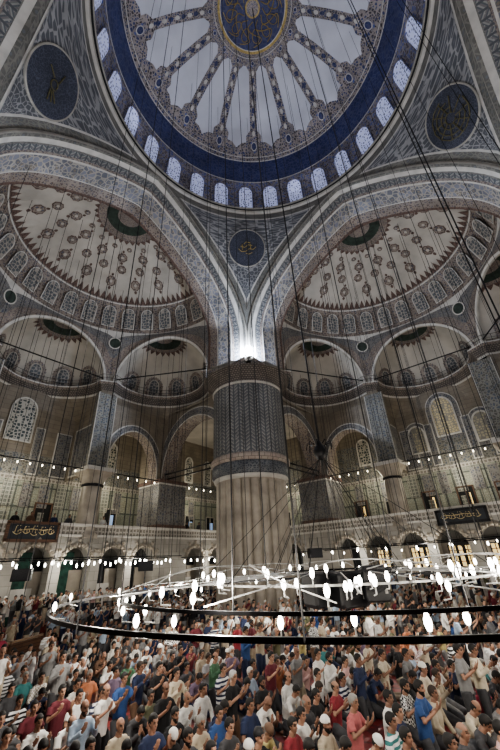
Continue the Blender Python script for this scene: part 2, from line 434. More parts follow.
# ---- pendentives ----------------------------------------------------
ZB, BB = 21.6, 10.85
AP, AQ = 1.2, .52
def pya(z): return R * max(0, 1 - min(1, max(0, (z - ZB) / BB)) ** (1 / AQ)) ** (1 / AP)
def pr(z): return sqrt(R * R + pya(z) ** 2)
def pphi(z): return math.atan2(pya(z), R)
for q in range(4):
    mb = MB(lambda p, q=q: Matrix.Rotation(q * PI / 2, 3, 'Z') @ p)
    zz = [32.45, 32.1, 31.6, 31, 30.2, 29.2, 28, 26.6, 25.2, 23.8, 22.7, 21.6]
    nn = 30
    rows = []
    for z in zz:
        f = PI / 2 - pphi(z); f = max(f, PI / 2 - pphi(z))
        lo = PI / 2 - pphi(z); lo = lo if False else (PI / 2 - pphi(z))
        half_ = PI / 4 - (PI / 2 - pphi(z)) if False else None
        a1 = pphi(z)            # angle of the arch edge from the axis
        a_lo = a1 if a1 < PI / 4 else PI / 4
        rows.append([pol(pr(z), a_lo + (PI / 2 - 2 * a_lo) * i / nn, z) for i in range(nn + 1)])
    mb.grid(rows, OLIVE_BAND)
    def prow(z, marg, off):
        a_ = pphi(z) + marg / pr(z); n_ = 20
        if a_ > PI / 4: a_ = PI / 4
        return [pol(pr(z) - off, a_ + (PI / 2 - 2 * a_) * i / n_, z) for i in range(n_ + 1)]
    zt = [31.75, 31.4, 30.6, 29.8, 28.8, 27.6, 26.4, 25.3, 24.2, 23.4]
    mb.grid([prow(z, .62, .04) for z in [31.9] + zt[1:] + [23.0]], LIGHT_LINE)
    mb.grid([prow(z, .78, .08) for z in zt], ARABESQUE)
    struct(mb, 'ceiling_pendentive', 'curved triangular pendentive with vine tiles', True)
    # inscribed roundel
    a = PI / 4 + q * PI / 2; zc_ = {0: 29.3, 1: 28.7, 3: 28.7}.get(q, 29.9)
    c = pol(pr(zc_) - .28, a, zc_)
    up = (pol(pr(zc_ + .5), a, zc_ + .5) - pol(pr(zc_ - .5), a, zc_ - .5)).normalized(); tx = V((-sin(a), cos(a), 0))
    nr = tx.cross(up)
    if nr.dot(V((-cos(a), -sin(a), -.5))) < 0: tx = -tx; nr = -nr
    rad = 1.75 if q == 0 else 1.9
    rd = MB(); C_ = lambda x, y, d=0: c + tx * x + up * y + nr * d
    circ = lambda r_, d: [C_(r_ * cos(2 * PI * k / 40), r_ * sin(2 * PI * k / 40), d) for k in range(40)]
    inner = ROUND_SLATE
    rd.grid([circ(rad, -.1), circ(rad, .03), circ(rad * .96, .05), circ(rad * .945, .03), circ(.01, .03)], [LEDGE, LEDGE, LEDGE, inner], closed=True)
    pos = {0: 'above the great pier in the middle', 1: 'on the left pendentive beside the dome', 3: 'on the right pendentive beside the dome', 2: 'behind'}[q]
    if q == 2: 
        continue
    ro = rd.build('calligraphy_roundel'); tag(ro, 'dark round painted disc with gold script ' + pos, 'roundel', 'painted roundels on the pendentives')
    gs = MB()
    random.seed(40 + q)
    if q == 0:
        strokes = [[(-.8, -.1), (-.5, -.35), (-.1, -.3), (.2, -.05), (.6, -.1), (.85, .15)], [(-.6, .15), (-.2, .05), (.1, .3), (.5, .25)], [(-.3, .35), (-.1, .55), (.3, .5)], [(-.1, -.5), (.2, -.55), (.5, -.4)], [(.3, .4), (.35, -.1)], [(-.45, .3), (-.4, -.2)]]
    elif q == 1:
        strokes = [[(.25 * cos(t) * (1 + .3 * (t > 5)), .25 * sin(t)) for t in [i * .6 for i in range(11)]]] + [[(.35 * cos(t), .35 * sin(t)), (.95 * cos(t + .3), .95 * sin(t + .3))] for t in (4.9, 5.2, 5.5, 1.4, 2.6)]
    else:
        strokes = [[(r_ * cos(t), r_ * sin(t)) for t in [i * .5 + r_ for i in range(11)]] for r_ in (.35, .65, 1.0, 1.3)] + [[(.35 * cos(t), .35 * sin(t)), (1.3 * cos(t + .15), 1.3 * sin(t + .15))] for t in [i * PI / 5 for i in range(10)]]
    for s_ in strokes:
        gs.tube([C_(x, y, .07) for x, y in s_], .04, GOLD if q == 0 else DULL_GOLD, 4)
    gs.build('gold_script', ro)
# ---- four great arches, semi-domes -----------------------------------
YC, RB, ZR = 14.86, 9.43, 24.7
def acurve(a, zc, b, d, n=40, zbot=19.0, off=0):
    pts = [V((a, d, zbot)), V((a, d, (zbot + zc) / 2))]
    pts += [V((a * cos(PI * i / n), d, zc + b * max(0, 1 - abs(cos(PI * i / n)) ** AP) ** AQ)) for i in range(n + 1)]
    pts += [V((-a, d, (zbot + zc) / 2)), V((-a, d, zbot))]
    return pts
SP = [(9.43, 24.7), (9.36, 25.4), (9.2, 26.15), (8.9, 26.9), (8.3, 27.7), (7.4, 28.45), (6.3, 29.1), (5, 29.65), (3.6, 30.1), (2.6, 30.33), (1.9, 30.45), (1.0, 30.55), (0, 30.6)]
def sp_z(r):
    for (r1, z1), (r2, z2) in zip(SP, SP[1:]):
        if r2 <= r <= r1: return z2 + (z1 - z2) * (r - r2) / (r1 - r2)
    return SP[0][1]
def sd(a, r, off=.0):
    z = sp_z(r); e = .15
    z1, z2 = sp_z(max(0, r - e)), sp_z(min(9.42, r + e)); n = V((-(z2 - z1), 0, min(9.42, r + e) - max(0, r - e))).normalized()
    return V(((r - n.x * -0 - off * abs(n.x)) * cos(a), YC + (r - off * abs(n.x)) * sin(a), z - off * abs(n.z)))
EX_D, EX_R, EX_Z = 9.1, 4.72, 19.0
ALPH = {'a': radians(30), 'b': radians(90), 'c': radians(150)}
def teeth(mb, P, n, r0, r1, a0, a1, mat):
    for i in range(n):
        x0 = a0 + (a1 - a0) * i / n; x1 = a0 + (a1 - a0) * (i + 1) / n; xm = (x0 + x1) / 2
        mb.poly([P(x0, r0), P(x0 + (x1 - x0) * .25, (r0 + r1 * 1.2) / 2.2), P(xm, r1), P(x1 - (x1 - x0) * .25, (r0 + r1 * 1.2) / 2.2), P(x1, r0)], mat)
side_names = {'left': 'left', 'right': 'right', 'back': 'near', 'rear': 'opposite'}
for sname in ('left', 'right', 'back', 'rear'):
    T = SIDES[sname]; vis = sname in ('left', 'right')
    mb = MB(T)
    rows = [acurve(11.0, 21.6, 10.9, 11.0), acurve(10.86, 21.6, 10.72, 10.86), acurve(10.62, 21.6, 10.5, 10.86), acurve(10.58, 21.6, 10.42, 11.1),
            acurve(10.5, 21.7, 10.25, 11.5), acurve(10.38, 21.8, 10.05, 11.55), acurve(10.3, 21.9, 9.75, 12.0), acurve(10.1, 22.1, 9.35, 12.1), acurve(10.05, 22.2, 9.2, 12.25),
            acurve(9.85, 22.35, 8.75, 13.6), acurve(9.8, 22.35, 8.7, 13.65), acurve(9.72, 22.45, 8.25, 14.5), acurve(9.66, 22.5, 8.1, 14.7)]
    mats = [LIGHT_LINE, LEDGE, OLIVE_BAND, LIGHT_LINE, OLIVE_BAND, DRUM_TILE, RUST, LIGHT_LINE, SOFFIT, LIGHT_LINE, RUST, RUST_PLAIN]
    mb.grid(rows, mats)
    for sx in (-1, 1): mb.poly([V(((q[0].x - .03) * sx, q[0].y, 19.03)) for q in rows] + [V((9.6 * sx, 14.9, 19.03)), V((11.4 * sx, 15.3, 19.03)), V((11.4 * sx, 11.0, 19.03))], LEDGE)
    # closing strip between the back edge of the soffit and the semi-dome
    back = rows[-1]; edge = []
    for q in back:
        if q.z < 24.7:
            rr = 9.43 + (24.7 - q.z) / 5.7 * 1.07
        else:
            rr = min([r_ * .01 for r_ in range(0, 944)], key=lambda r_: abs(sp_z(r_) - min(q.z, 30.6)))
            if abs(q.x) < .05: rr = 0
        edge.append(V((rr * (1 if q.x > 0 else -1), YC, q.z if q.z < 24.7 else min(q.z, 30.6))))
    mb.grid([back, edge], RUST_PLAIN)
    struct(mb, 'ceiling_arch', 'great %s arch with painted soffit carrying the dome' % side_names[sname], True)
    # semi-dome
    mb = MB(T); n = 72
    rows = [[sd(PI * k / n, r_) for k in range(n + 1)] for r_, _ in SP[:-1]] + [[sd(0, 0.001)] * (n + 1)]
    mats = [RUST, RUST, RUST, RUST, CREAM_PLASTER, CREAM_PLASTER, CREAM_PLASTER, CREAM_PLASTER, CREAM_PLASTER, RUST, DARK_GREEN, RUST]
    mb.grid(rows, mats)
    if vis:
        P = lambda a, r: sd(a, r, .03)
        teeth(mb, P, 46, 8.36, 7.75, 0, PI, RUST_PLAIN)
        teeth(mb, P, 16, 2.55, 2.9, 0, PI, RUST_PLAIN)
        mb.grid([[sd(PI * k / n, 8.42, .05) for k in range(n + 1)], [sd(PI * k / n, 8.5, .05) for k in range(n + 1)]], LIGHT_LINE)
        # painted rosettes in staggered rings
        random.seed(3)
        for rr, cnt, rad, kind in ((6.8, 9, .50, 1), (5.5, 10, .44, 0), (4.3, 7, .48, 1), (3.4, 8, .25, 0)):
            for k in range(cnt):
                a = PI * (k + .5) / cnt + (.0 if rr != 4.4 else .05)
                for s_, mt, of in ((rad, RUST_PLAIN, .03), (rad * .84, RUST, .05), (rad * .3, CREAM_PLASTER, .07)):
                    mb.poly([sd(a + s_ * (1 if t % 2 else .88) * cos(t * PI / 8) / rr, min(9.3, rr + s_ * (1 if t % 2 else .88) * sin(t * PI / 8)), of) for t in range(16)], mt)
                if kind:
                    for sg in (-1, 1):
                        s_ = rad * .26; r2 = rr + sg * rad * 1.25
                        mb.poly([sd(a + s_ * cos(t * PI / 3) / rr, r2 + s_ * 1.2 * sin(t * PI / 3), .03) for t in range(6)], RUST_PLAIN)
    struct(mb, 'ceiling_semi_dome', '%s semi-dome painted with rust rosettes on a pale field' % side_names[sname], True)
    if vis:
        for k in range(15):
            a = PI * (k + .5) / 15
            b0 = sd(a, 9.40, .03); b1 = sd(a, 8.6, .03)
            up = (b1 - b0).normalized(); tx = V((-sin(a), cos(a), 0)); nr = tx.cross(up)
            if nr.dot(V((-cos(a), -sin(a), 0))) < 0: tx = -tx
            window(T, b0 + up * .08, tx, up, 1.25, 2.2, LIGHT_LINE, PANE_DARK, 'blind arched window with pale outline at the foot of the %s semi-dome' % sname, .07, .06)
    # exedrae
    for key, al in ALPH.items():
        mb = MB(T)
        dc, dn = V((cos(al), sin(al), 0)), V((-sin(al), cos(al), 0)); C0 = V((0, YC, 0)) + dc * EX_D
        rows_top, rows_bot = [], []; n = 36
        def wall_bot(f):
            phi = al - PI / 6 + PI / 3 * f; t = EX_D * math.tan(phi - al)
            z = EX_Z + sqrt(max(0, EX_R ** 2 - t * t)); return C0 + dn * t + V((0, 0, z))
        fr = [i / n for i in range(n + 1)]
        tops = [pol(RB, al - PI / 6 + PI / 3 * f, 0) + V((0, YC, ZR)) for f in fr]
        bots = [wall_bot(f) for f in fr]
        mids = [[t_.lerp(b_, k) for t_, b_ in zip(tops, bots)] for k in (0, .12, .5, .8)]
        # arch face: keep a rounded moulding beside the opening
        mb.grid(mids + [bots], [LIGHT_LINE, SLATE_FLORAL, RUST, LEDGE])
        # archivolt
        arc = lambda rr, d: [C0 + dc * d + dn * (rr * cos(PI * i / 28)) + V((0, 0, EX_Z + rr * sin(PI * i / 28))) for i in range(29)]
        mb.grid([arc(EX_R + .28, -.12), arc(EX_R + .1, -.16), arc(EX_R - .12, -.12), arc(EX_R - .14, .1)], [RUST, LIGHT_LINE, LEDGE])
        # conch
        psis = [0, .1, .24, .38, .5, .7, .9, 1.12, 1.2, 1.38, PI / 2]
        # crown: rust border, green annulus
        rows = [[C0 + dc * (EX_R * cos(ps) * cos(b)) + dn * (EX_R * cos(ps) * sin(b)) + V((0, 0, EX_Z + EX_R * sin(ps))) for b in [(-PI / 2 + PI * i / 36) for i in range(37)]] for ps in psis[:-1]]
        rows.append([C0 + V((0, 0, EX_Z + EX_R))] * 37)
        mb.grid(rows, [RUST, CREAM_PLASTER, CREAM_PLASTER, CREAM_PLASTER, CREAM_PLASTER, CREAM_PLASTER, CREAM_PLASTER, RUST, DARK_GREEN, RUST])
        def E(b, ps, off=.04):
            rr = EX_R - off; return C0 + dc * (rr * cos(ps) * cos(b)) + dn * (rr * cos(ps) * sin(b)) + V((0, 0, EX_Z + rr * sin(ps)))
        if vis:
            teeth(mb, lambda a, r: E(a, r), 12, 1.13, 1.02, -PI / 2, PI / 2, RUST_PLAIN)
            for k in range(5):       # scalloped rust hood around each small window
                b = radians(-64 + 32 * k)
                pts = []
                for t in range(25):
                    u = t * PI / 24; rad = .98 + (.09 if t % 2 else 0)
                    pts.append(E(b + rad * cos(u) / EX_R, .28 + rad * sin(u) / EX_R * 1.05, .05))
                mb.poly([E(b + .98 / EX_R, .02, .05)] + pts + [E(b - .98 / EX_R, .02, .05)], RUST)
        struct(mb, 'ceiling_exedra', '%s small half-dome of the %s semi-dome' % ({'a': 'pier-side', 'b': 'middle', 'c': 'far-side'}[key], side_names[sname]), True)
        if vis:
            for k in range(5):
                b = radians(-64 + 32 * k)
                o_ = E(b, .04, .12); up = (E(b, .4, .12) - o_).normalized(); tx = (E(b + .1, .04, .12) - E(b - .1, .04, .12)).normalized(); nr = tx.cross(up)
                if nr.dot(C0 + V((0, 0, 20)) - o_) < 0: tx = -tx
                window(T, o_, tx, up, 1.1, 1.85, LEDGE, PANE_GREEN, 'small arched window at the foot of a half-dome on the %s side' % sname, .09, .06)
            # roundel between the conches
    if vis:
        for k, ang in enumerate((radians(60), radians(120))):
            p_ = V((0, YC, 0)) + pol(9.62, ang, 23.35); nr = V((-cos(ang), -sin(ang), -.25)).normalized(); tx = V((-sin(ang), cos(ang), 0)); up = nr.cross(tx).normalized()
            rd = MB(T); cc = lambda r_, d: [p_ + tx * (r_ * cos(t * PI / 10)) + up * (r_ * sin(t * PI / 10)) + nr * d for t in range(20)]
            rd.grid([cc(.62, 0), cc(.62, .06), cc(.52, .08), cc(.5, .05), cc(.01, .05)], [LEDGE, LIGHT_LINE, LEDGE, DARK_GREEN], closed=True)
            ro = rd.build('roundel'); tag(ro, 'small dark green roundel between half-domes of the %s semi-dome, %s' % (sname, ('nearer the great pier' if k == 0 else 'farther from the great pier')), 'roundel', 'small green roundels')

# ---- sweep helper -----------------------------------------------------
def sweep(mb, path, prof, mats, right=True, closed=False):
    P = [V((p[0], p[1], 0)) for p in path]; n = len(P); nrm = []
    for i in range(n):
        a, b = P[max(0, i - 1)], P[min(n - 1, i + 1)]
        d1 = (P[i] - P[i - 1]).normalized() if i > 0 else (P[1] - P[0]).normalized()
        d2 = (P[i + 1] - P[i]).normalized() if i < n - 1 else d1
        n1, n2 = V((d1.y, -d1.x, 0)), V((d2.y, -d2.x, 0)); m_ = (n1 + n2)
        if m_.length < .3: m_ = n1
        m_.normalize(); k = min(1.6, 1 / max(.3, m_.dot(n1))); nrm.append(m_ * k * (1 if right else -1))
    rows = [[P[i] + nrm[i] * o_ + V((0, 0, z)) for i in range(n)] for o_, z in prof]
    mb.grid(rows, mats)
def ex_arc(al, n=24, r=EX_R + .02, m=0):
    dc, dn = V((cos(al), sin(al), 0)), V((-sin(al), cos(al), 0)); C0 = V((0, YC, 0)) + dc * EX_D
    return [C0 + dc * (r * cos(b)) + dn * (r * sin(b)) for b in [PI / 2 - PI * i / n for i in range(n + 1)]]
def cornice_path():
    p = [V((-11, 11, 0)), V((-11, 14.0, 0))]
    for k in 'cba': p += ex_arc(ALPH[k])
    return p + [V((11, 14.0, 0)), V((11, 11, 0))]
CPATH = cornice_path()
for sname in ('left', 'right'):
    T = SIDES[sname]; mb = MB(T)
    sweep(mb, CPATH, [(0, 18.05), (.12, 18.2), (.3, 18.55), (.5, 18.85), (.6, 19.0), (.6, 19.12), (.1, 19.14)], [LIGHT_LINE, CORNICE_M, CORNICE_M, RUST, LIGHT_LINE, LEDGE])
    struct(mb, 'trim_%d' % (2 if sname == 'left' else 3), 'stalactite cornice walkway running round the %s half-domes' % sname)
    # walkway railing: posts, two rails
    rl = MB(T)
    P = []
    for i in range(len(CPATH)): P.append(CPATH[i])
    off = []
    for i in range(1, len(P) - 1):
        t = (P[i + 1] - P[i - 1])
        if t.length < 1e-3: continue
        t.normalize(); off.append(P[i] + V((t.y, -t.x, 0)) * .5)
    for z in (19.5, 19.85): rl.tube([q + V((0, 0, z)) for q in off], .022, BLACK_METAL, 4)
    for q in off[::2]: rl.tube([q + V((0, 0, 19.12)), q + V((0, 0, 19.85))], .02, BLACK_METAL, 4)
    o = rl.build('walkway_railing'); tag(o, 'thin black iron railing along the high cornice of the %s side' % sname, 'railing')
    # iron tie bars crossing each half-dome mouth
    for k, al in ALPH.items():
        dc, dn = V((cos(al), sin(al), 0)), V((-sin(al), cos(al), 0)); C0 = V((0, YC, 0)) + dc * EX_D
        tb = MB(T); tb.tube([C0 + dn * -4.6 + V((0, 0, 19.55)), C0 + dn * 4.6 + V((0, 0, 19.55))], .055, BLACK_METAL, 6)
        o = tb.build('tie_bar'); tag(o, 'straight black iron tie bar across the mouth of the %s half-dome, %s side' % ({'a': 'pier-side', 'b': 'middle', 'c': 'outermost'}[k], sname), 'tie bar')

# ---- walls below the cornice -------------------------------------------
GF, RW = 23.0, 28.3           # gallery arch plane, rear wall
def arch_wall(mb, p0, p1, zs, crown, ztop, depth, band=.55, mface=STONE, mband=SLATE_FLORAL, mint=RUST, n=20, jamb=.15, inward=None):
    """wall between p0 and p1 pierced by one arch springing at zs"""
    p0, p1 = V(p0), V(p1); L = (p1 - p0).length; t = (p1 - p0) / L; nr = V(inward).normalized()
    a = L / 2 - jamb; mid = (p0 + p1) / 2
    def arc(rr, d, k=0): # rr extra radius
        aa = a + rr; hh = crown - zs + rr
        return [mid + t * (-aa * cos(PI * i / n)) + V((0, 0, zs + hh * (sin(PI * i / n) ** .9))) + nr * d for i in range(n + 1)]
    A0 = arc(0, .06); A1 = arc(band, .06); A2 = arc(band + .12, .02)
    clampx = lambda q: (mid + t * max(-L / 2, min(L / 2, (q - mid).dot(t))) + V((0, 0, q.z)) + nr * nr.dot(q - mid))
    A1 = [clampx(V((q.x, q.y, q.z))) for q in A1]; A2 = [clampx(q) for q in A2]
    top = [V((q.x, q.y, 0)) + V((0, 0, ztop)) for q in [clampx(x) for x in arc(band + .12, .0)]]
    mb.grid([arc(0, -depth), arc(0, 0), A0, arc(.1, .07)], [mint, mint, LIGHT_LINE])
    mb.grid([arc(.1, .06), A1, A2], [mband, LIGHT_LINE])
    mb.grid([A2, top], [mface])
def loft_to(mb, top, bot, mats, n=60):
    def resample(P, n):
        d = [0]
        for i in range(1, len(P)): d.append(d[-1] + (P[i] - P[i - 1]).length)
        out = []
        for k in range(n + 1):
            s_ = d[-1] * k / n; j = 0
            while j < len(d) - 2 and d[j + 1] < s_: j += 1
            u = (s_ - d[j]) / max(1e-6, d[j + 1] - d[j]); out.append(P[j].lerp(P[j + 1], min(1, max(0, u))))
        return out
    A, B = resample(top, n), resample(bot, n)
    mb.grid([A, [a.lerp(b, .5) for a, b in zip(A, B)], B], mats)
for sname in ('left', 'right'):
    T = SIDES[sname]; W_ = 'wall_' + sname
    mb = MB(T)
    Z = lambda q, z: V((q.x, q.y, z))
    # curved walls under each conch: loft from cornice arc down to straight walls
    arcb = [Z(q, 18.1) for q in ex_arc(ALPH['b'])]
    loft_to(mb, arcb, [V((-4.75, GF, 16.2)), V((-4.75, RW, 16.2)), V((4.75, RW, 16.2)), V((4.75, GF, 16.2))], [STONE, STONE], 64)
    arca = [Z(q, 18.1) for q in ex_arc(ALPH['a'])]
    loft_to(mb, arca, [V((4.75, GF, 16.9)), V((11.6, GF, 16.9)), V((11.6, 14.4, 16.9))], [STONE, STONE], 64)
    arcc = [Z(q, 18.1) for q in ex_arc(ALPH['c'])]
    loft_to(mb, arcc, [V((-11.6, 14.4, 16.9)), V((-11.6, GF, 16.9)), V((-4.75, GF, 16.9))], [STONE, STONE], 64)
    mb.poly([V((4.75, GF, 16.9)), V((5.6, GF + .4, 18.2)), V((4.4, GF + .6, 18.2)), V((4.75, GF, 16.2))], STONE)
    # rear wall with patterned lower half; straight across the whole side
    for x0, x1 in ((-28.3, 28.3),):
        zt_ = 14.4 if sname == 'right' else 12.4; mb.poly([V((x0, RW, 10.6)), V((x1, RW, 10.6)), V((x1, RW, zt_)), V((x0, RW, zt_))], WALL_FLORAL); mb.poly([V((x0, RW, zt_)), V((x1, RW, zt_)), V((x1, RW, 18.3)), V((x0, RW, 18.3))], STONE)
        mb.poly([V((x0, RW, 10.2)), V((x1, RW, 10.2)), V((x1, RW, 10.6)), V((x0, RW, 10.6))], FRIEZE)
        mb.poly([V((x0, RW, 5.3)), V((x1, RW, 5.3)), V((x1, RW, 10.2)), V((x0, RW, 10.2))], PANEL_TILE)
        mb.poly([V((x0, RW, FZ)), V((x1, RW, FZ)), V((x1, RW, 5.3)), V((x0, RW, 5.3))], MARBLE)
    # tiled panels high on the centre wall, either side of the windows
    def panel(x, z0, w, h, mat=SLATE_FLORAL, y=RW):
        mb.box((x, y - .04, z0 + h / 2), (w + .2, .06, h + .2), LIGHT_LINE); mb.box((x, y - .09, z0 + h / 2), (w, .06, h), mat)
    for x, z0, w, h in ((-3.9, 10.8, 1.2, 3.6), (3.95, 10.8, 1.2, 3.9), (-1.75, 10.8, .6, 4.0), (1.75, 10.8, .6, 4.0)): panel(x, z0, w, h)
    for k in range(22):
        x = -9.6 + k * 1.42
        if 11.0 < x < 14.3: continue
        mb.box((x, RW - .05, 9.05), (.78, .08, 1.9), PALE_LATTICE if k % 3 == 1 else SLATE_FLORAL); mb.box((x, RW - .03, 9.05), (.86, .08, 1.98), LEDGE)
        if k % 2: mb.box((x + .1, RW - .05, 6.9), (.5, .08, 1.6), PALE_LATTICE)
    # painted bands round the windows of the right wall
    if sname == 'right':
        for x, z, w, h in ((0, 13.0, 3.1, 4.9), (3.0, 11.8, 2.5, 3.6), (-3.0, 11.8, 2.5, 3.6)):
            O = arch_outline(w, h); mb.poly([V((x + p_[0], RW - .03, z + p_[1])) for p_ in O], LIGHT_LINE); O = arch_outline(w - .16, h - .1); mb.poly([V((x + p_[0], RW - .05, z + p_[1])) for p_ in O], SLATE_FLORAL)
    # side reveals of the centre bay
    for sx in (-1, 1):
        mb.poly([V((4.75 * sx, GF, 10.4)), V((4.75 * sx, RW, 10.4)), V((4.75 * sx, RW, 16.2)), V((4.75 * sx, GF, 16.2))], STONE)
        mb.box((4.7 * sx, 25.7, 12.9), (.12, 3.6, 4.2), SLATE_FLORAL); mb.box((4.72 * sx, 25.7, 12.9), (.1, 3.9, 4.5), LIGHT_LINE)
    # arch walls of the bays next to it
    arch_wall(mb, (4.75 + .7, GF, 0), (11.05, GF, 0), 10.6, 14.7, 16.9, 1.2, inward=(0, -1, 0))
    arch_wall(mb, (-11.05, GF, 0), (-4.75 - .7, GF, 0), 10.6, 14.7, 16.9, 1.2, inward=(0, -1, 0))
    mb.poly([V((-5.6, GF, 10.6)), V((-4.0, GF, 10.6)), V((-4.0, GF, 16.9)), V((-5.6, GF, 16.9))], SLATE_FLORAL)
    mb.box((4.75, GF, 14.0), (1.7, .5, 7.0), WALL_FLORAL); mb.box((-4.75, GF, 14.0), (1.7, .5, 7.0), WALL_FLORAL)
    for sx in (-1, 1): mb.box((4.75 * sx + .86, GF - .24, 14.0), (.06, .1, 7.0), LIGHT_LINE); mb.box((4.75 * sx - .86, GF - .24, 14.0), (.06, .1, 7.0), LIGHT_LINE)
    # great side arches from the tiled pier to the great pier
    for sx in (-1, 1):
        arch_wall(mb, (11.6 * sx, 14.2, 0), (11.6 * sx, GF, 0), 10.6, 16.0, 17.0, 1.6, band=.8, inward=(-sx, 0, 0), jamb=.1, mband=SLATE_FLORAL)
        mb.box((12.6 * sx, GF + 1.5, 13.8), (3.0, 3.0, 6.6), STONE)
    # ceilings over the side bays
    mb.poly([V((4.75, GF, 16.2)), V((14.2, GF, 16.2)), V((14.2, RW, 16.2)), V((4.75, RW, 16.2))], CREAM_PLASTER)
    mb.poly([V((-14.2, GF, 16.2)), V((-4.75, GF, 16.2)), V((-4.75, RW, 16.2)), V((-14.2, RW, 16.2))], CREAM_PLASTER)
    struct(mb, W_, '%s tiled wall with galleries and arches' % sname)
    # windows in that wall
    def wwin(x, z, w, h, lab, pane=PANE_WALL, y=RW - .07, fm=LIGHT_LINE):
        window(T, (x, y, z), (-1, 0, 0) if False else (1, 0, 0), (0, 0, 1), w, h, fm, pane, lab, .14, .1)
    wwin(0, 13.3, 2.2, 4.1, 'tall stained glass window high in the middle of the %s wall' % sname, PANE_WALL if sname == 'left' else LIT_PANE)
    if sname == 'right':
        wwin(3.0, 12.1, 1.7, 2.9, 'lower stained glass window left of the tall one on the right wall', LIT_PANE2)
        wwin(-3.0, 12.1, 1.7, 2.9, 'lower stained glass window right of the tall one on the right wall', LIT_PANE2)
    for x in (8.9, -8.9): wwin(x, 12.0, 1.5, 3.0, 'stained glass window seen through the small %s arch' % sname)
    for x in (19.6, 22.8): wwin(x, 12.2, 1.3, 3.2, 'stained glass window in the corner bay of the %s wall' % sname)
    # gallery back windows: dark rectangles
    glist = ((9.7, 0), (20.0, 1), (23.4, 1), (3.4, 2), (-9.5, 0)) if sname == 'left' else ((10.3, 2), (7.0, 0), (3.3, 2), (.2, 2), (-2.9, 2), (20.0, 1))
    for x, kd in glist:
        WIN[0] += 1; f = MB(T); pn = MB(T)
        for dx, dz, sx_, sz_ in ((-.68, 0, .12, 1.9), (.68, 0, .12, 1.9), (0, .95, 1.48, .12), (0, -.95, 1.48, .12), (0, 0, .06, 1.9)):
            f.box((x + dx, RW - .06, 7.5 + dz), (sx_, .12, sz_), WOOD if kd == 2 else LEDGE)
        pn.box((x, RW - .02, 7.5), (1.3, .06, 1.8), DARK_VOID)
        if kd == 1: pn.box((x + .2, RW - .06, 7.3), (.5, .03, 1.0), BLUE_GLASS)
        if kd == 0 and sname == 'left': pn.box((x + .2, RW - .06, 7.3), (.45, .03, 1.2), BLUE_GLASS)
        if kd == 2 and sname == 'right': pn.box((x - .25, RW - .06, 7.3), (.18, .03, 1.2), WARM_GLASS)
        fo = f.build('window_%d' % WIN[0]); tag(fo, 'rectangular gallery window on the %s wall' % sname, 'window', None, 'structure'); pn.build('pane', fo)

    # lower storey: thick arcade carrying the gallery
    mb = MB(T); PY = 22.3
    centres = [-19.4, -16.4, -10.3, -7.5, -4.6, -1.7, 1.2, 4.1, 7.0, 9.8, 15.6, 18.6, 21.4]
    hw, zs, cr = 1.08, 3.55, 4.75
    xs = -22.4
    segs = []
    for c in centres:
        segs.append((xs, c - hw)); xs = c + hw
    segs.append((xs, 22.3))
    for a, b in segs:
        mb.poly([V((a, PY, FZ)), V((b, PY, FZ)), V((b, PY, zs)), V((a, PY, zs))], MARBLE)
        for xx in (a, b): mb.poly([V((xx, PY, FZ)), V((xx, PY + 1.0, FZ)), V((xx, PY + 1.0, zs)), V((xx, PY, zs))], MARBLE)
        mb.poly([V((a, PY, zs)), V((b, PY, zs)), V((b, PY, 5.45)), V((a, PY, 5.45))], MARBLE)
    for c in centres:
        n = 16
        arc = lambda k, d: [V((c - (hw + k) * cos(PI * i / n), PY + d, zs + (cr - zs + k) * sin(PI * i / n) ** .85)) for i in range(n + 1)]
        top = [V((c - hw * cos(PI * i / n), PY, 5.45)) for i in range(n + 1)]
        mb.grid([arc(0, 1.0), arc(0, 0), top], [MARBLE, MARBLE])
        # scalloped voussoirs: rounded lobes round the edge of the arch
        for i in range(1, 12):
            a = PI * i / 12
            for kk, rad in ((.1, .19), (.45, .16)):
                if kk > .3 and i % 2: continue
                q = V((c - (hw + kk) * cos(a), PY - .03, zs + (cr - zs + kk) * sin(a) ** .85))
                mb.lathe([(.001, -rad), (rad * .7, -rad * .7), (rad, 0), (rad * .7, rad * .7), (.001, rad)], q, MARBLE_PLAIN, 8)
    # parapet with carved frieze
    mb.grid([[V((-22.3, PY + d, z)), V((22.3, PY + d, z))] for d, z in ((0, 5.4), (-.08, 5.42), (-.08, 5.55), (-.02, 5.57), (-.02, 6.12), (-.1, 6.14), (-.1, 6.3), (.2, 6.3), (.2, 5.3), (6, 5.3))],
            [LIGHT_LINE, LIGHT_LINE, LIGHT_LINE, FRIEZE, LIGHT_LINE, LIGHT_LINE, LIGHT_LINE, MARBLE, WOOD])
    mb.poly([V((-22.3, PY + 1, 4.95)), V((22.3, PY + 1, 4.95)), V((22.3, RW, 4.95)), V((-22.3, RW, 4.95))], CREAM_PLASTER)
    struct(mb, 'wall_%s_gallery' % sname, '%s gallery front of pale marble with scalloped arches and carved frieze' % sname)
    # ---- tiled square piers and round columns
    for sx in (1, -1):
        mb = MB(T)
        mb.box((12.62 * sx, GF + 1.05, 5.9), (3.16, 3.3, 9.3), SLATE_FLORAL); mb.box((12.62 * sx, GF + 1.05, .4), (3.1, 3.2, 1.75), MARBLE)
        sh = mb.build('tiled_pier')
        tag(sh, 'square %s pier faced with slate patterned tiles, standing %s' % (sname, 'next to the great fluted pier' if sx == 1 else 'at the far end'), 'pier')
        b2 = MB(T)
        for z, o_, h, mt in ((6.4, .1, .35, RUST_PLAIN), (10.45, .14, .3, RUST_PLAIN), (10.2, .05, .12, LIGHT_LINE)):
            b2 = MB(T); b2.box((12.62 * sx, GF + 1.05, z), (3.16 + 2 * o_, 3.3 + 2 * o_, h), mt); b2.build('moulding', sh)
        cx = 4.75 * sx
        mb = MB(T)
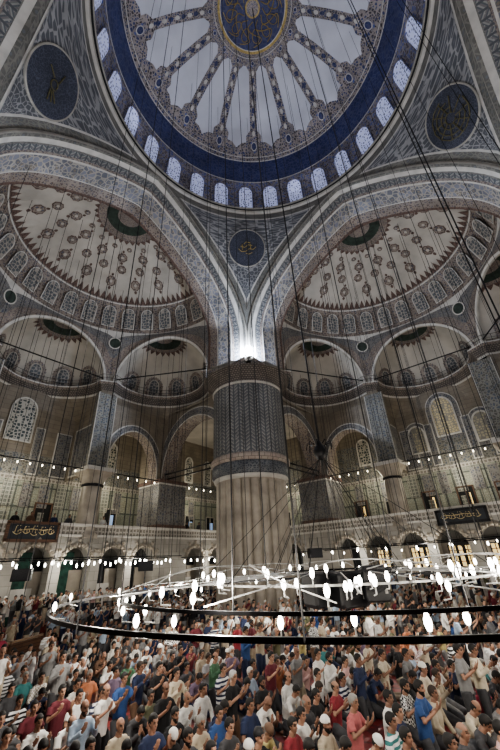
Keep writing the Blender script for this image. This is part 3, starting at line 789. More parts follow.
        mb.lathe([(.98, 5.3), (.98, 5.6), (.84, 5.7), (.8, 6.0), (.78, 8.0), (.75, 9.2)], (cx, GF, 0), MARBLE_PLAIN, 28)
        cobj = mb.build('gallery_column', None, True)
        tag(cobj, 'round marble column with spreading capital on the %s gallery, %s' % (sname, 'the one nearer the great pier' if sx == 1 else 'farther from the great pier'), 'column')
        b2 = MB(T)
        b2.lathe([(.77, 9.15), (.86, 9.2), (.86, 9.32), (.77, 9.36)], (cx, GF, 0), BLACK_METAL, 28); b2.build('collar', cobj, True)
        b2 = MB(T)
        rows = []
        for z, h_, k in ((9.35, .78, 1), (9.6, .9, .9), (9.9, 1.0, .7), (10.15, 1.15, .4), (10.3, 1.22, .1)):
            pts = []
            for i in range(32):
                a = 2 * PI * i / 32; sq = 1 / max(abs(cos(a)), abs(sin(a))); rr = h_ * (k + (1 - k) * min(sq, 1.35)) * (1 + .03 * cos(8 * a))
                pts.append(V((cx + rr * cos(a), GF + rr * sin(a), z)))
            rows.append(pts)
        b2.grid(rows, MARBLE_PLAIN, closed=True)
        b2.box((cx, GF, 10.45), (2.5, 2.5, .3), LIGHT_LINE)
        b2.build('capital', cobj)
# ---- floor, ceilings, great piers ---------------------------------------
mb = MB()
mb.poly([V((-28.3, -28.3, FZ)), V((28.3, -28.3, FZ)), V((28.3, 28.3, FZ)), V((-28.3, 28.3, FZ))], CARPET)
tag(mb.build('floor'), 'red patterned prayer carpet', 'floor', None, 'structure')
mb = MB()
for sx, sy in ((1, 1), (1, -1), (-1, 1), (-1, -1)):
    x0, y0 = 11.2 * sx, 11.2 * sy
    mb.poly([V((11.6 * sx, 11.6 * sy, 17.4)), V((28.3 * sx, 11.6 * sy, 17.4)), V((28.3 * sx, 28.3 * sy, 17.4)), V((11.6 * sx, 28.3 * sy, 17.4))], CREAM_PLASTER)
for s_ in (-1, 1):      # plain shells of the two sides behind the camera
    mb.poly([V((-28.3, -28.3, FZ)), V((28.3, -28.3, FZ)), V((28.3, -28.3, 24)), V((-28.3, -28.3, 24))], STONE)
    mb.poly([V((-28.3, -28.3, FZ)), V((-28.3, 28.3, FZ)), V((-28.3, 28.3, 24)), V((-28.3, -28.3, 24))], STONE)
    break
struct(mb, 'ceiling_corner_bays', 'flat plaster ceilings over the corner bays')
PX = 12.6
for sx, sy in ((1, 1), (-1, 1), (1, -1), (-1, -1)):
    c = V((PX * sx, PX * sy, 0))
    mb = MB(); seg = 288; nf = 24
    rows = []
    for z in (FZ, .1, .5, 3, 5, 7, 8.2, 8.55, 8.75):
        base = 2.95 if z < .3 else 2.8
        fl = 0 if (z < .4 or z > 8.6) else .24
        rows.append([c + V(((base - fl * (1 - abs(cos(nf * (2 * PI * k / seg) / 2)) ** .55)) * cos(2 * PI * k / seg), (base - fl * (1 - abs(cos(nf * (2 * PI * k / seg) / 2)) ** .55)) * sin(2 * PI * k / seg), z)) for k in range(seg)])
    mb.grid(rows, MARBLE_PLAIN, closed=True)
    nm = {(1, 1): 'massive round fluted marble pier standing in the middle of the hall', (-1, 1): 'great fluted pier on the left', (1, -1): 'great fluted pier on the right', (-1, -1): 'great fluted pier behind'}[(sx, sy)]
    pier = mb.build('great_pier'); tag(pier, nm, 'pier')
    b = MB()
    b.lathe([(2.8, 8.7), (2.95, 8.78), (3.0, 8.95), (2.98, 9.0)], c, LIGHT_LINE, 72)
    b.lathe([(2.98, 9.0), (3.14, 9.1), (3.14, 9.85), (3.08, 9.95)], c, BAND_SCRIPT, 72)
    b.lathe([(3.08, 9.95), (3.24, 10.05), (3.24, 10.42), (3.1, 10.55)], c, RED_STONE, 72)
    b.build('inscription_band', pier, True)
    b = MB(); b.lathe([(3.05, 10.5), (3.05, 16.4)], c, DRUM_TILE, 72); b.build('tiled_drum', pier, True)
    b = MB(); b.lathe([(3.05, 16.4), (3.12, 16.5), (3.12, 16.7), (3.2, 16.9), (3.5, 17.3), (3.9, 17.7)], c, CORNICE_M, 72)
    b.lathe([(3.05, 16.38), (3.14, 16.4), (3.14, 16.55), (3.1, 16.6)], c, LIGHT_LINE, 72)
    b.build('corbel_ring', pier, True)
    b = MB(); b.box((12.95 * sx, 12.95 * sy, 18.2), (3.8, 3.8, 1.2), STONE)
    b.build('impost_block', pier)
    if sx + sy < 2:
        b = MB(); b.box((13.0 * sx, 13.0 * sy, 20.2), (4.0, 4.0, 3.0), STONE); b.build('upper_block', pier)
# ================================================================== FITTINGS
# near-black sheets paint doors and inner shade; pale boards in the lower arcade
DN = 0
for sname in ('left', 'right'):
    T = SIDES[sname]
    for i, c in enumerate((-10.3, -7.5, -4.6, -1.7, 1.2, 4.1, 7.0, 9.8, 15.6, 18.6)):
        DN += 1; mb = MB(T)
        pale = (i % 2 == 0) if sname == 'left' else (i % 3 == 1)
        mb.box((c, 23.9, 1.7), (2.5, .12, 4.3), DARK_VOID)
        if sname == 'left':
            if i in (4, 5): mb.box((c - .3, 23.78, 2.0), (1.5, .1, 4.9), GREEN_CURTAIN)
            mb.box((c + .75, 23.76, 1.4), (1.0, .1, 3.7), MARBLE_PLAIN)
            if pale: mb.box((c + .1, 23.7, 1.5), (1.3, .1, 1.5), LIGHT_LINE)
        else:
            mb.box((c + .8, 23.76, 1.7), (.9, .1, 4.3), MARBLE_PLAIN)
        o = mb.build('door_%d' % DN); tag(o, 'dark doorway and painted shade behind the %s arcade' % sname, 'door', None, 'structure')
    if sname == 'right':      # lit cabinets/windows glowing yellow
        for i, c in enumerate((7.0, 4.1, 1.2, -1.7)):
            f = MB(T); g = MB(T)
            for k in range(6): f.box((c - 1.0 + k * .34, 23.6, 2.9), (.05, .1, 1.5), BLACK_METAL)
            for k in range(5): f.box((c - .15, 23.6, 2.15 + k * .375), (1.75, .1, .05), BLACK_METAL)
            for k in range(3): g.box((c - .72 + k * .57, 23.68, 2.9), (.42 - .1 * (k % 2), .05, 1.4), WARM_GLASS)
            fo = f.build('lit_window'); g.build('glass', fo)
            tag(fo, 'yellow lit grid window under the right gallery, %s from the great pier' % ('first', 'second', 'third', 'fourth')[i], 'window')
# framed inscription boards on the gallery fronts
def board(T, x0, x1, z0, z1, label, fm, bm, seed):
    random.seed(seed)
    f = MB(T); cx, w, h, cz = (x0 + x1) / 2, x1 - x0, z1 - z0, (z0 + z1) / 2; y = 22.16
    for dx, dz, a, b in ((0, h / 2, w + .2, .18), (0, -h / 2, w + .2, .18), (-w / 2, 0, .18, h), (w / 2, 0, .18, h)): f.box((cx + dx, y, cz + dz), (a, .14, b), fm)
    fo = f.build('inscription_board'); tag(fo, label, 'sign')
    p = MB(T); p.box((cx, y + .03, cz), (w, .06, h), bm); p.build('panel', fo)
    s_ = MB(T); P = lambda u, v: V((cx + u * w / 2, y - .05, cz + v * h / 2))
    flip = -1
    base = []
    for k in range(5):       # flowing script: long shallow bowls, upright strokes and dots
        u0 = -.78 + k * .33
        pts = [P((u0 + .30 * t), -.32 + .25 * (2 * t - 1) ** 2 + .12 * sin(k * 2.1)) for t in [i / 8 for i in range(9)]]
        s_.tube(pts, .026, GOLD_TEXT, 4)
        s_.tube([P(u0 + .06, -.1), P(u0 + .09, .55)], .022, GOLD_TEXT, 4)
        s_.tube([P(u0 + .2, -.2), P(u0 + .17, .1), P(u0 + .25, .28), P(u0 + .28, .05)], .022, GOLD_TEXT, 4)
        for d in range(2): s_.box(P(u0 + .12 + .1 * d, .62 - .1 * (k % 2)), (.05, .03, .05), GOLD_TEXT)
    s_.tube([P(-.6, .12), P(-.1, .3), P(.35, .18), P(.7, .34)], .03, GOLD_TEXT, 4)
    s_.build('gilded_script', fo)
GOLD_TEXT = plain('gilded_letters', (.60, .50, .30), .4, .2)
board(SIDES['left'], -.95, 2.3, 5.08, 6.2, 'framed dark board with gold script on the left gallery front', WOOD, BLACKBLUE, 1)
board(SIDES['right'], -1.65, 1.75, 5.1, 6.02, 'wide dark inscription board on the right gallery front', BLACK_METAL, BLACKBLUE, 2)

# lamp glass: a small hurricane lamp
def lampglass(mb, c, s=1.0, mat=None, cap=True):
    mb.lathe([(.001, -.13 * s), (.035 * s, -.12 * s), (.055 * s, -.08 * s), (.075 * s, -.01 * s), (.07 * s, .06 * s), (.045 * s, .11 * s), (.04 * s, .15 * s), (.001, .155 * s)], c, mat or BULB, 8)
# straight rods with lamps along the galleries
def lamp_rod(T, p0, p1, label, n, s, drop, mat, group, rad=.045, hang=0):
    p0, p1 = V(p0), V(p1); rt = MB(T); rt.tube([p0, p1], rad, BLACK_METAL, 6)
    o = rt.build('lamp_rod'); tag(o, label, 'lamp rod', group)
    for i in range(n):
        q = p0.lerp(p1, (i + .5) / n); b = MB(T); dz = drop + hang * (.5 - random.random())
        lampglass(b, q + V((0, 0, -dz)), s, mat); bo = b.build('lamp', o, True)
        h = MB(T); h.tube([q, q + V((0, 0, -dz + .12 * s))], .012, CORD, 3); h.build('hook', bo)
    return o
random.seed(11)
for sname in ('left', 'right'):
    T = SIDES[sname]
    for x0, x1, n, w in ((-4.2, 4.2, 10, 'in front of the middle bay'), (5.3, 11.0, 6, 'across the arch by the tiled pier'), (14.3, 21.5, 7, 'in the corner bay'), (-11, -5.3, 6, 'across the outermost arch')):
        lamp_rod(T, (x0, 22.6, 10.42), (x1, 22.6, 10.42), 'row of small warm lamps, %s gallery, %s' % (sname, w), n, .62, .25, BULB_WARM, 'upper gallery lamp rods')
    for x0, x1, n, w in ((-12.0, 0.2, 14 if sname == 'left' else 9, 'outer half'), (.4, 11.5, 26 if sname == 'left' else 9, 'inner half'), (13.0, 20.5, 10 if sname == 'left' else 5, 'beyond the great pier')):
        lamp_rod(T, (x0, 21.2, 3.85), (x1, 21.2, 3.85), 'low rod of bright lamps, %s arcade, %s' % (sname, w), n, .85 if sname == 'left' else .6, .26, BULB, 'low lamp rods', .04, .25)
# tie rods from the tiled piers to the great pier
for sname in ('left', 'right'):
    T = SIDES[sname]
    for i, z in enumerate((10.62, 11.15)):
        mb = MB(T); mb.tube([(11.75 + .15 * i, GF - .1, z), (11.9 + .15 * i, 14.9, z)], .07, BLACK_METAL, 6)
        tag(mb.build('tie_bar'), '%s iron tie bar between the great pier and the tiled %s pier' % (('lower', 'upper')[i], sname), 'tie bar')

# ---- the great low chandelier -------------------------------------------
CC = V((0, -.5, 0)); ZO, ZI = 2.35, 2.42
ch = empty('chandelier', (0, -.5, 2.35), 'huge low iron ring chandelier hung over the crowd, with white pipes and glass lamps', 'chandelier')
def cpart(mb, name, smooth=False, mats=None):
    o = mb.build(name, ch, smooth); o.location = -V(ch.location); return o
_q = at_z(42, 609, 2.35); ADENT = math.atan2(_q.y + .5, _q.x)
def dent(a): return .5 * max(0, cos(a - ADENT)) ** 2     # the old ring is slightly out of round
def cring(r, z, h, w, mat, name, c=CC, seg=96):
    mb = MB(); c_ = [(r - w / 2, z - h / 2), (r + w / 2, z - h / 2), (r + w / 2, z + h / 2), (r - w / 2, z + h / 2), (r - w / 2, z - h / 2)]
    mb.grid([[V((c.x + (rr - dent(2 * PI * k / seg)) * cos(2 * PI * k / seg), c.y + (rr - dent(2 * PI * k / seg)) * sin(2 * PI * k / seg), zz)) for k in range(seg)] for rr, zz in c_], mat, closed=True)
    return cpart(mb, name)
cring(7.52, ZO, .055, .05, BLACK_METAL, 'outer_ring')
CI = V((0, -.6, 0)); cring(6.2, ZI, .05, .05, BLACK_METAL, 'inner_ring', CI)
cring(3.9, 2.6, .04, .04, WHITE_PIPE, 'lamp_ring'); cring(1.75, 2.75, .05, .05, BLACK_METAL, 'hub_ring')
random.seed(21)
def ringlamp(r, a, z, s, c=CC, foot=None):
    r -= dent(a); q = V((c.x + r * cos(a), c.y + r * sin(a), z)); b = MB(); lampglass(b, q, s); o = cpart(b, 'lamp', True)
    a_ = MB(); a_.tube([q + V((0, 0, -.12 * s)), q + V((0, 0, -.12 * s - .1)), (c.x + (r - .2) * cos(a), c.y + (r - .2) * sin(a), z - .2)], .012, WHITE_PIPE, 4)
    ao = a_.build('bracket', o); return o
nl = 0
for k in range(14):
    ringlamp(7.45, 2 * PI * (k + .3) / 14, ZO + .06 + .1 * random.random(), .5); nl += 1
for k in range(30):
    ringlamp(6.1 + .15 * random.random(), 2 * PI * (k + .6 * random.random()) / 30, ZI - .16 + .12 * random.random(), .55, CI); nl += 1
for k in range(24):
    ringlamp(3.9 + .6 * random.random(), 2 * PI * (k + .5 * random.random()) / 24, 2.62 + .22 * random.random(), .6); nl += 1
_q = at_z(465, 597, 2.6); AR = math.atan2(_q.y + .5, _q.x)
for k in range(24):
    ringlamp(3.6 + 2.5 * random.random(), AR + random.uniform(-.75, .75), 2.55 + .3 * random.random(), .58); nl += 1
for k in range(8):
    ringlamp(2.3 + .5 * random.random(), 2 * PI * (k + .5) / 8, 2.85, .6); nl += 1
for k in range(16):
    a = 2 * PI * (k + .35) / 16; mb = MB()
    mb.tube([CC + V((1.7 * cos(a), 1.7 * sin(a), 2.75)), CC + V((5.9 * cos(a), 5.9 * sin(a), 2.48 + .12 * (k % 2)))], .013, WHITE_PIPE, 5)
    cpart(mb, 'pipe')
for k in range(3):
    a = 2 * PI * (k + .15) / 6 - .6; mb = MB()
    mb.tube([CC + V((1.75 * cos(a), 1.75 * sin(a), 2.7)), CC + V((7.5 * cos(a), 7.5 * sin(a), ZO + .05))], .010, WHITE_PIPE, 5); cpart(mb, 'pipe')
for k in range(10):       # loose bowed braces
    a = 2 * PI * k / 10 + .2; b = a + .9; mb = MB()
    pts = [CC + V(((2 + 3.8 * t) * cos(a + (b - a) * t), (2 + 3.8 * t) * sin(a + (b - a) * t), 2.8 + .35 * sin(PI * t) - .3 * t)) for t in [i / 8 for i in range(9)]]
    mb.tube(pts, .011, WHITE_PIPE, 4); cpart(mb, 'brace')
# hub knot and fan of ropes
r_ = ray(323, 452); kk = ((CC.x - CAMX) * r_.x + (CC.y - CAMY) * r_.y) / (r_.x ** 2 + r_.y ** 2); ZK = CAMZ + r_.z * kk
mb = MB(); mb.lathe([(.001, -.26), (.12, -.22), (.19, -.1), (.21, .03), (.17, .15), (.1, .25), (.06, .36), (.001, .4)], CC + V((0, 0, ZK)), BLACK_METAL, 14)
for k in range(9):
    a = 2 * PI * k / 9; mb.tube([CC + V((.2 * cos(a), .2 * sin(a), ZK + .25)), CC + V((.38 * cos(a), .38 * sin(a), ZK + .32)), CC + V((.42 * cos(a), .42 * sin(a), ZK + .1))], .02, BLACK_METAL, 4)
cpart(mb, 'hanging_knot', True)
mb = MB(); mb.tube([CC + V((0, 0, ZK + .3)), V((0, 0, 43.8))], .03, CORD, 5); cpart(mb, 'main_cable')
for k in range(14):
    a = 2 * PI * k / 14 + .1; mb = MB(); mb.tube([CC + V((.1 * cos(a), .1 * sin(a), ZK - .25)), CC + V((1.75 * cos(a), 1.75 * sin(a), 2.78))], .009, CORD, 4); cpart(mb, 'rope')
for k in range(7):
    a = 2 * PI * k / 7 + .3; mb = MB(); mb.tube([CC + V((.1 * cos(a), .1 * sin(a), ZK - .25)), CC + V((3.9 * cos(a), 3.9 * sin(a), 2.62))], .008, CORD, 4); cpart(mb, 'rope')
# loudspeakers slung at the hub
for px, py, w, yaw, lab in ((320, 589, .95, .5, 'black loudspeaker slung in the chandelier hub, leftmost of three'), (347, 589, .8, .25, 'black loudspeaker with pale label slung in the chandelier hub, middle of three'), (373, 583, .6, -.2, 'smaller dark loudspeaker at the right end of the three in the chandelier hub')):
    r_ = ray(px, py); kk = 10.6 / sqrt(r_.x ** 2 + r_.y ** 2); p = V((CAMX + r_.x * kk, CAMY + r_.y * kk, CAMZ + r_.z * kk))
    e = empty('loudspeaker', p, lab, 'loudspeaker'); e.rotation_euler.z = HEAD + PI + yaw
    b = MB(); hh = .78
    rows = []
    for x, s_ in ((-.28, .72), (-.2, .9), (.2, 1), (.26, .96), (.28, .9)):
        rows.append([V((x, y_ * w / 2 * s_, z_ * hh / 2 * s_)) for y_, z_ in ((-1, -.8), (-.9, -1), (.9, -1), (1, -.8), (1, .8), (.9, 1), (-.9, 1), (-1, .8))])
    b.grid(rows, BLACK_PLASTIC, closed=True); b.poly(rows[-1], BLACK_PLASTIC); b.poly(rows[0][::-1], BLACK_PLASTIC); b.build('cabinet', e)
    g = MB(); g.lathe([(.19, 0), (.18, .02), (.12, -.02), (.05, .01), (.001, .02)], (0, 0, 0), DARK_GRILLE, 20); go = g.build('cone', e, True); go.rotation_euler = (0, PI / 2, 0); go.location = (.285, 0, 0)
    l = MB(); l.box((.29, w * .33, -.18), (.01, .07, .07), LIGHT_LINE); l.build('badge', e)
# small black speakers hung near the arcade
for px, py, D, lab in ((22, 575, 25.5, 'black box loudspeaker hung under the low lamp rod at the left edge'), (146, 566, 28, 'small black loudspeaker hung before the left arcade near the tiled pier'), (315, 553, 28, 'small black loudspeaker right of the great pier, before the arcade')):
    r_ = ray(px, py); kk = D / sqrt(r_.x ** 2 + r_.y ** 2); p = V((CAMX + r_.x * kk, CAMY + r_.y * kk, CAMZ + r_.z * kk))
    e = empty('loudspeaker', p, lab, 'loudspeaker'); e.rotation_euler.z = HEAD + PI
    b = MB(); b.box((0, 0, 0), (.4, .95, .6), BLACK_PLASTIC); b.box((.03, 0, 0), (.4, .85, .5), DARK_GRILLE); b.build('cabinet', e)
    b = MB(); b.tube([(0, -.3, .3), (0, -.3, 1.0)], .02, CORD, 4); b.tube([(0, .3, .3), (0, .3, 1.0)], .02, CORD, 4); b.build('hanger', e)
# floodlight on the cornice over the great pier
e = empty('floodlight', (10.78, 10.78, 19.14), 'small blue-white floodlight shining up from the cornice of the great pier', 'floodlight')
b = MB(); b.box((0, 0, .04), (.3, .3, .06), LEDGE, PI / 4); b.build('housing', e)
b = MB(); b.box((0, 0, .22), (.34, .34, .3), emis('floodlight_glass', (.8, .88, 1), 25), PI / 4); b.build('glass', e)
# ---- hanging wires ---------------------------------------------------------
WL = 'thin dark wire hanging straight down from the painted vaults to the lamps'
def roof_z(x, y):
    r = sqrt(x * x + y * y)
    if r < 9.8: return dome_z(max(r, .1)) - .1
    if r < 10.8: return 36
    for a, b in ((x, y), (y, x)):
        if b > YC:
            rr = sqrt(a * a + (b - YC) ** 2)
            if rr < 9.3: return sp_z(rr) - .05
            return 19.6
        if 11 <= b <= YC and abs(a) < 9: return 25
    return 24
def wire(x, y, z0, r=.013, top=None):
    mb = MB(); z1 = top or roof_z(x, y); mb.tube([(x, y, z0), (x + .02, y, (z0 + z1) / 2), (x, y, z1)], r, CORD, 3, cap=False)
    o = mb.build('hanging_wire', None, False); tag(o, WL, 'wire', 'hanging lamp wires'); return o
for k in range(16):
    a = 2 * PI * (k + .1) / 16; wire(CC.x + 7.5 * cos(a), CC.y + 7.5 * sin(a), ZO, .012)
for k in range(12):
    a = 2 * PI * (k + .4) / 12; wire(CI.x + 5.9 * cos(a), CI.y + 5.9 * sin(a), ZI, .013)
for k in range(10):
    a = 2 * PI * (k + .2) / 10; wire(CC.x + 3.9 * cos(a), CC.y + 3.9 * sin(a), 2.6, .013)
for sname in ('left', 'right'):
    T = SIDES[sname]
    for k in range(30):
        q = T(V((-11.5 + k * .8 + .1 * sin(k * 3), 21.2, 0))); wire(q.x, q.y, 3.85, .016)
    for k in range(16):
        q = T(V((-9 + k * 1.25 + .15 * sin(k * 5), 17.6, 0))); wire(q.x, q.y, 3.85, .016)
    for k in range(8):
        q = T(V((-8 + k * 2.3, 13.0 + .3, 0))); wire(q.x, q.y, 3.9, .016, 27)
# low lamp rods the second rows of wires carry
for sname in ('left', 'right'):
    lamp_rod(SIDES[sname], (-9.2, 17.6, 3.85), (9.9, 17.6, 3.85), 'second low rod with scattered lamps, nearer the middle, %s side' % sname, 9, .8, .28, BULB, 'low lamp rods', .03, .2)
# wooden barrier on the left
p = at_z(4, 667, FZ); p2 = at_z(37, 656, FZ)
d = (p2 - p); Lb = d.length + 2.2; yaw = math.atan2(d.y, d.x); c = p.lerp(p2, .5) - d.normalized() * 1.0
BARR, BARD = c.copy(), d.normalized(); BSG = 1 if ((c.x - CAMX) * -BARD.y + (c.y - CAMY) * BARD.x) > 0 else -1
e = empty('wooden_barrier', (c.x, c.y, FZ), 'low brown wooden barrier at the left edge, between standing men and seated rows', 'barrier'); e.rotation_euler.z = yaw
b = MB(); b.box((0, 0, .42), (Lb, .06, .7), WOOD); b.build('board_panel', e)
for x in (-Lb / 2, 0, Lb / 2):
    b = MB(); b.box((x, 0, .45), (.1, .12, .9), WOOD); b.build('post', e)
b = MB(); b.box((0, 0, .84), (Lb + .1, .12, .08), plain('worn_wood', (.3, .2, .13), .6)); b.build('top_rail', e)
# ================================================================== PEOPLE
SKIN = objcol('skin', .6); SHIRT = objcol('cotton_cloth', .85); SHIRT_S = objcol('striped_cloth', .85, 'stripe'); SHIRT_C = objcol('checked_cloth', .85, 'check')
TROUS = objcol('trouser_cloth', .9); HAIR = objcol('hair', .7)
EYE = plain('dark_eyes', (.02, .015, .012), .3); LIP = plain('lips', (.32, .14, .11), .6); SOLE = plain('dark_socks', (.05, .05, .055), .9)
def remesh(mb, name, voxel, mats, zone=None, smooth=True, cut=None):
    me = bpy.data.meshes.new('tmp'); me.from_pydata([tuple(v) for v in mb.v], [], mb.f)
    o = bpy.data.objects.new('tmp', me); COL.objects.link(o)
    md = o.modifiers.new('r', 'REMESH'); md.mode = 'VOXEL'; md.voxel_size = voxel
    sm = o.modifiers.new('s', 'SMOOTH'); sm.factor = .5; sm.iterations = 1
    dg = bpy.context.evaluated_depsgraph_get(); ev = o.evaluated_get(dg); out = bpy.data.meshes.new_from_object(ev)
    bpy.data.objects.remove(o); bpy.data.meshes.remove(me)
    out.name = name
    out.materials.clear()
    for mt in mats: out.materials.append(mt)
    if cut:
        bm = bmesh.new(); bm.from_mesh(out)
        bmesh.ops.delete(bm, geom=[f for f in bm.faces if cut(f.calc_center_median())], context='FACES')
        bm.to_mesh(out); bm.free()
    idx = [zone(p.center) if zone else 0 for p in out.polygons]
    out.polygons.foreach_set('material_index', idx); out.polygons.foreach_set('use_smooth', [smooth] * len(out.polygons))
    out.update(); return out
def ell(mb, c, r, M=None, seg=14):
    rows = []
    n = 9
    for j in range(n + 1):
        ph = -PI / 2 + PI * j / n; row = []
        for k in range(seg):
            a = 2 * PI * k / seg; q = V((r[0] * max(.02, cos(ph)) * cos(a), r[1] * max(.02, cos(ph)) * sin(a), r[2] * sin(ph))) + V(c)
            row.append(M @ q if M else q)
        rows.append(row)
    mb.grid(rows, SKIN, closed=True); mb.poly(rows[0][::-1], SKIN); mb.poly(rows[-1], SKIN)
def hand(mb, W, d, nrm, side, curl=.25):
    """palm, five unequal bent fingers, thumb leaving the side of the palm; d = finger direction, nrm = palm normal, side = thumb side"""
    W, d, nrm = V(W), V(d).normalized(), V(nrm).normalized(); s = V(side).normalized()
    for k in range(-2, 3):
        mb.tube([W + s * k * .006, W + d * .045 + s * k * .014, W + d * .088 + s * k * .0165], [.017, .016, .0135], SKIN, 6)
    for k, ln in ((-1.5, .058), (-.5, .07), (.5, .076), (1.5, .068)):
        b = W + d * .085 + s * k * -.0195 * -1
        b = W + d * .085 + s * k * .0205
        dd = (d + s * k * .05).normalized()
        mb.tube([b, b + dd * ln * .45 + nrm * curl * .01, b + dd * ln * .75 + nrm * curl * .035, b + dd * ln * .95 + nrm * curl * .07], [.0095, .009, .0082, .007], SKIN, 6)
    b = W + d * .03 + s * .03
    mb.tube([b, b + s * .028 + d * .022, b + s * .038 + d * .055 + nrm * .008], [.012, .0105, .008], SKIN, 6)
def head_M(H, yaw, pitch): return Matrix.Translation(V(H)) @ Matrix.Rotation(yaw, 4, 'Z') @ Matrix.Rotation(pitch, 4, 'Y') @ Matrix.Scale(.93, 4)
def add_head(mb, M):
    ell(mb, (-.012, 0, .03), (.095, .076, .102), M); ell(mb, (.022, 0, -.03), (.068, .060, .085), M)
    ell(mb, (.062, 0, -.098), (.026, .028, .022), M); ell(mb, (.055, 0, .055), (.035, .055, .035), M)
    t = lambda *p: [M @ V(q) for q in p]
    mb.tube(t((.082, 0, .03), (.102, 0, -.005), (.113, 0, -.026)), [.010, .012, .015], SKIN, 6)
    for s in (-1, 1):
        mb.tube(t((.088, .012 * s, .038), (.082, .045 * s, .036)), [.009, .009], SKIN, 6)
        ell(mb, (-.002, .078 * s, -.005), (.018, .011, .032), M, 8)
        ell(mb, (.055, .036 * s, -.025), (.022, .02, .02), M, 8)
        mb.tube(t((.10, .006 * s, -.028), (.096, .014 * s, -.030)), [.009, .007], SKIN, 6)
    mb.tube(t((.082, -.022, -.062), (.092, 0, -.06), (.082, .022, -.062)), [.008, .010, .008], SKIN, 6)
def face_zone(M):
    Mi = M.inverted()
    def z(c):
        q = Mi @ c
        if q.x > .06 and abs(q.z) < .14 and abs(q.y) < .07:
            if abs(abs(q.y) - .032) < .014 and abs(q.z - .012) < .0085: return 1
            if abs(abs(q.y) - .034) < .020 and abs(q.z - .040) < .006: return 1
            if abs(q.y) < .024 and abs(q.z + .062) < .007 and q.x > .07: return 2
        return 0
    return z
POSES = {
 # pelvis, chest, neck, head, head pitch, per-side limbs: shoulder elbow wrist ; hip knee ankle toe
 'sit_pray': dict(P=(-.03, 0, .25), C=(.0, 0, .56), Nk=(.02, 0, .76), H=(.05, 0, .925), hp=.18, hip=.12, kn=(.42, .15, .09), an=(-.10, .11, .07), toe=(-.24, .09, .04), el=(.10, .25, .50), wr=(.30, .13, .66), hd=(.45, -.12, .9), pn=(-.85, -.1, .45)),
 'sit_lap': dict(P=(-.03, 0, .25), C=(.0, 0, .56), Nk=(.02, 0, .76), H=(.05, 0, .925), hp=.10, hip=.12, kn=(.42, .17, .09), an=(-.10, .11, .07), toe=(-.24, .09, .04), el=(.08, .26, .47), wr=(.26, .15, .27), hd=(.9, -.25, -.25), pn=(0, 0, -1)),
 'sit_bow': dict(P=(-.06, 0, .25), C=(.05, 0, .54), Nk=(.16, 0, .71), H=(.25, 0, .84), hp=.75, hip=.12, kn=(.42, .16, .09), an=(-.10, .11, .07), toe=(-.24, .09, .04), el=(.26, .24, .42), wr=(.42, .11, .56), hd=(.1, -.15, .95), pn=(-.95, 0, .1)),
 'kneel_pray': dict(P=(.02, 0, .50), C=(.03, 0, .82), Nk=(.05, 0, 1.03), H=(.08, 0, 1.195), hp=.15, hip=.10, kn=(.16, .13, .07), an=(-.28, .11, .06), toe=(-.42, .10, .04), el=(.14, .25, .78), wr=(.34, .13, .93), hd=(.45, -.12, .9), pn=(-.85, -.1, .45)),
 'stand_pray': dict(P=(0, 0, .92), C=(.0, 0, 1.22), Nk=(.0, 0, 1.43), H=(.03, 0, 1.595), hp=.2, hip=.09, kn=(.02, .11, .50), an=(-.02, .12, .09), toe=(.14, .14, .04), el=(.08, .26, 1.16), wr=(.29, .13, 1.30), hd=(.45, -.12, .9), pn=(-.85, -.1, .45)),
 'stand': dict(P=(0, 0, .92), C=(.0, 0, 1.22), Nk=(.0, 0, 1.43), H=(.03, 0, 1.595), hp=.05, hip=.09, kn=(.02, .11, .50), an=(-.02, .12, .09), toe=(.14, .14, .04), el=(.02, .28, 1.14), wr=(.20, .06, 1.06), hd=(.3, -.9, -.1), pn=(-1, -.1, 0)),
}
PM = {}
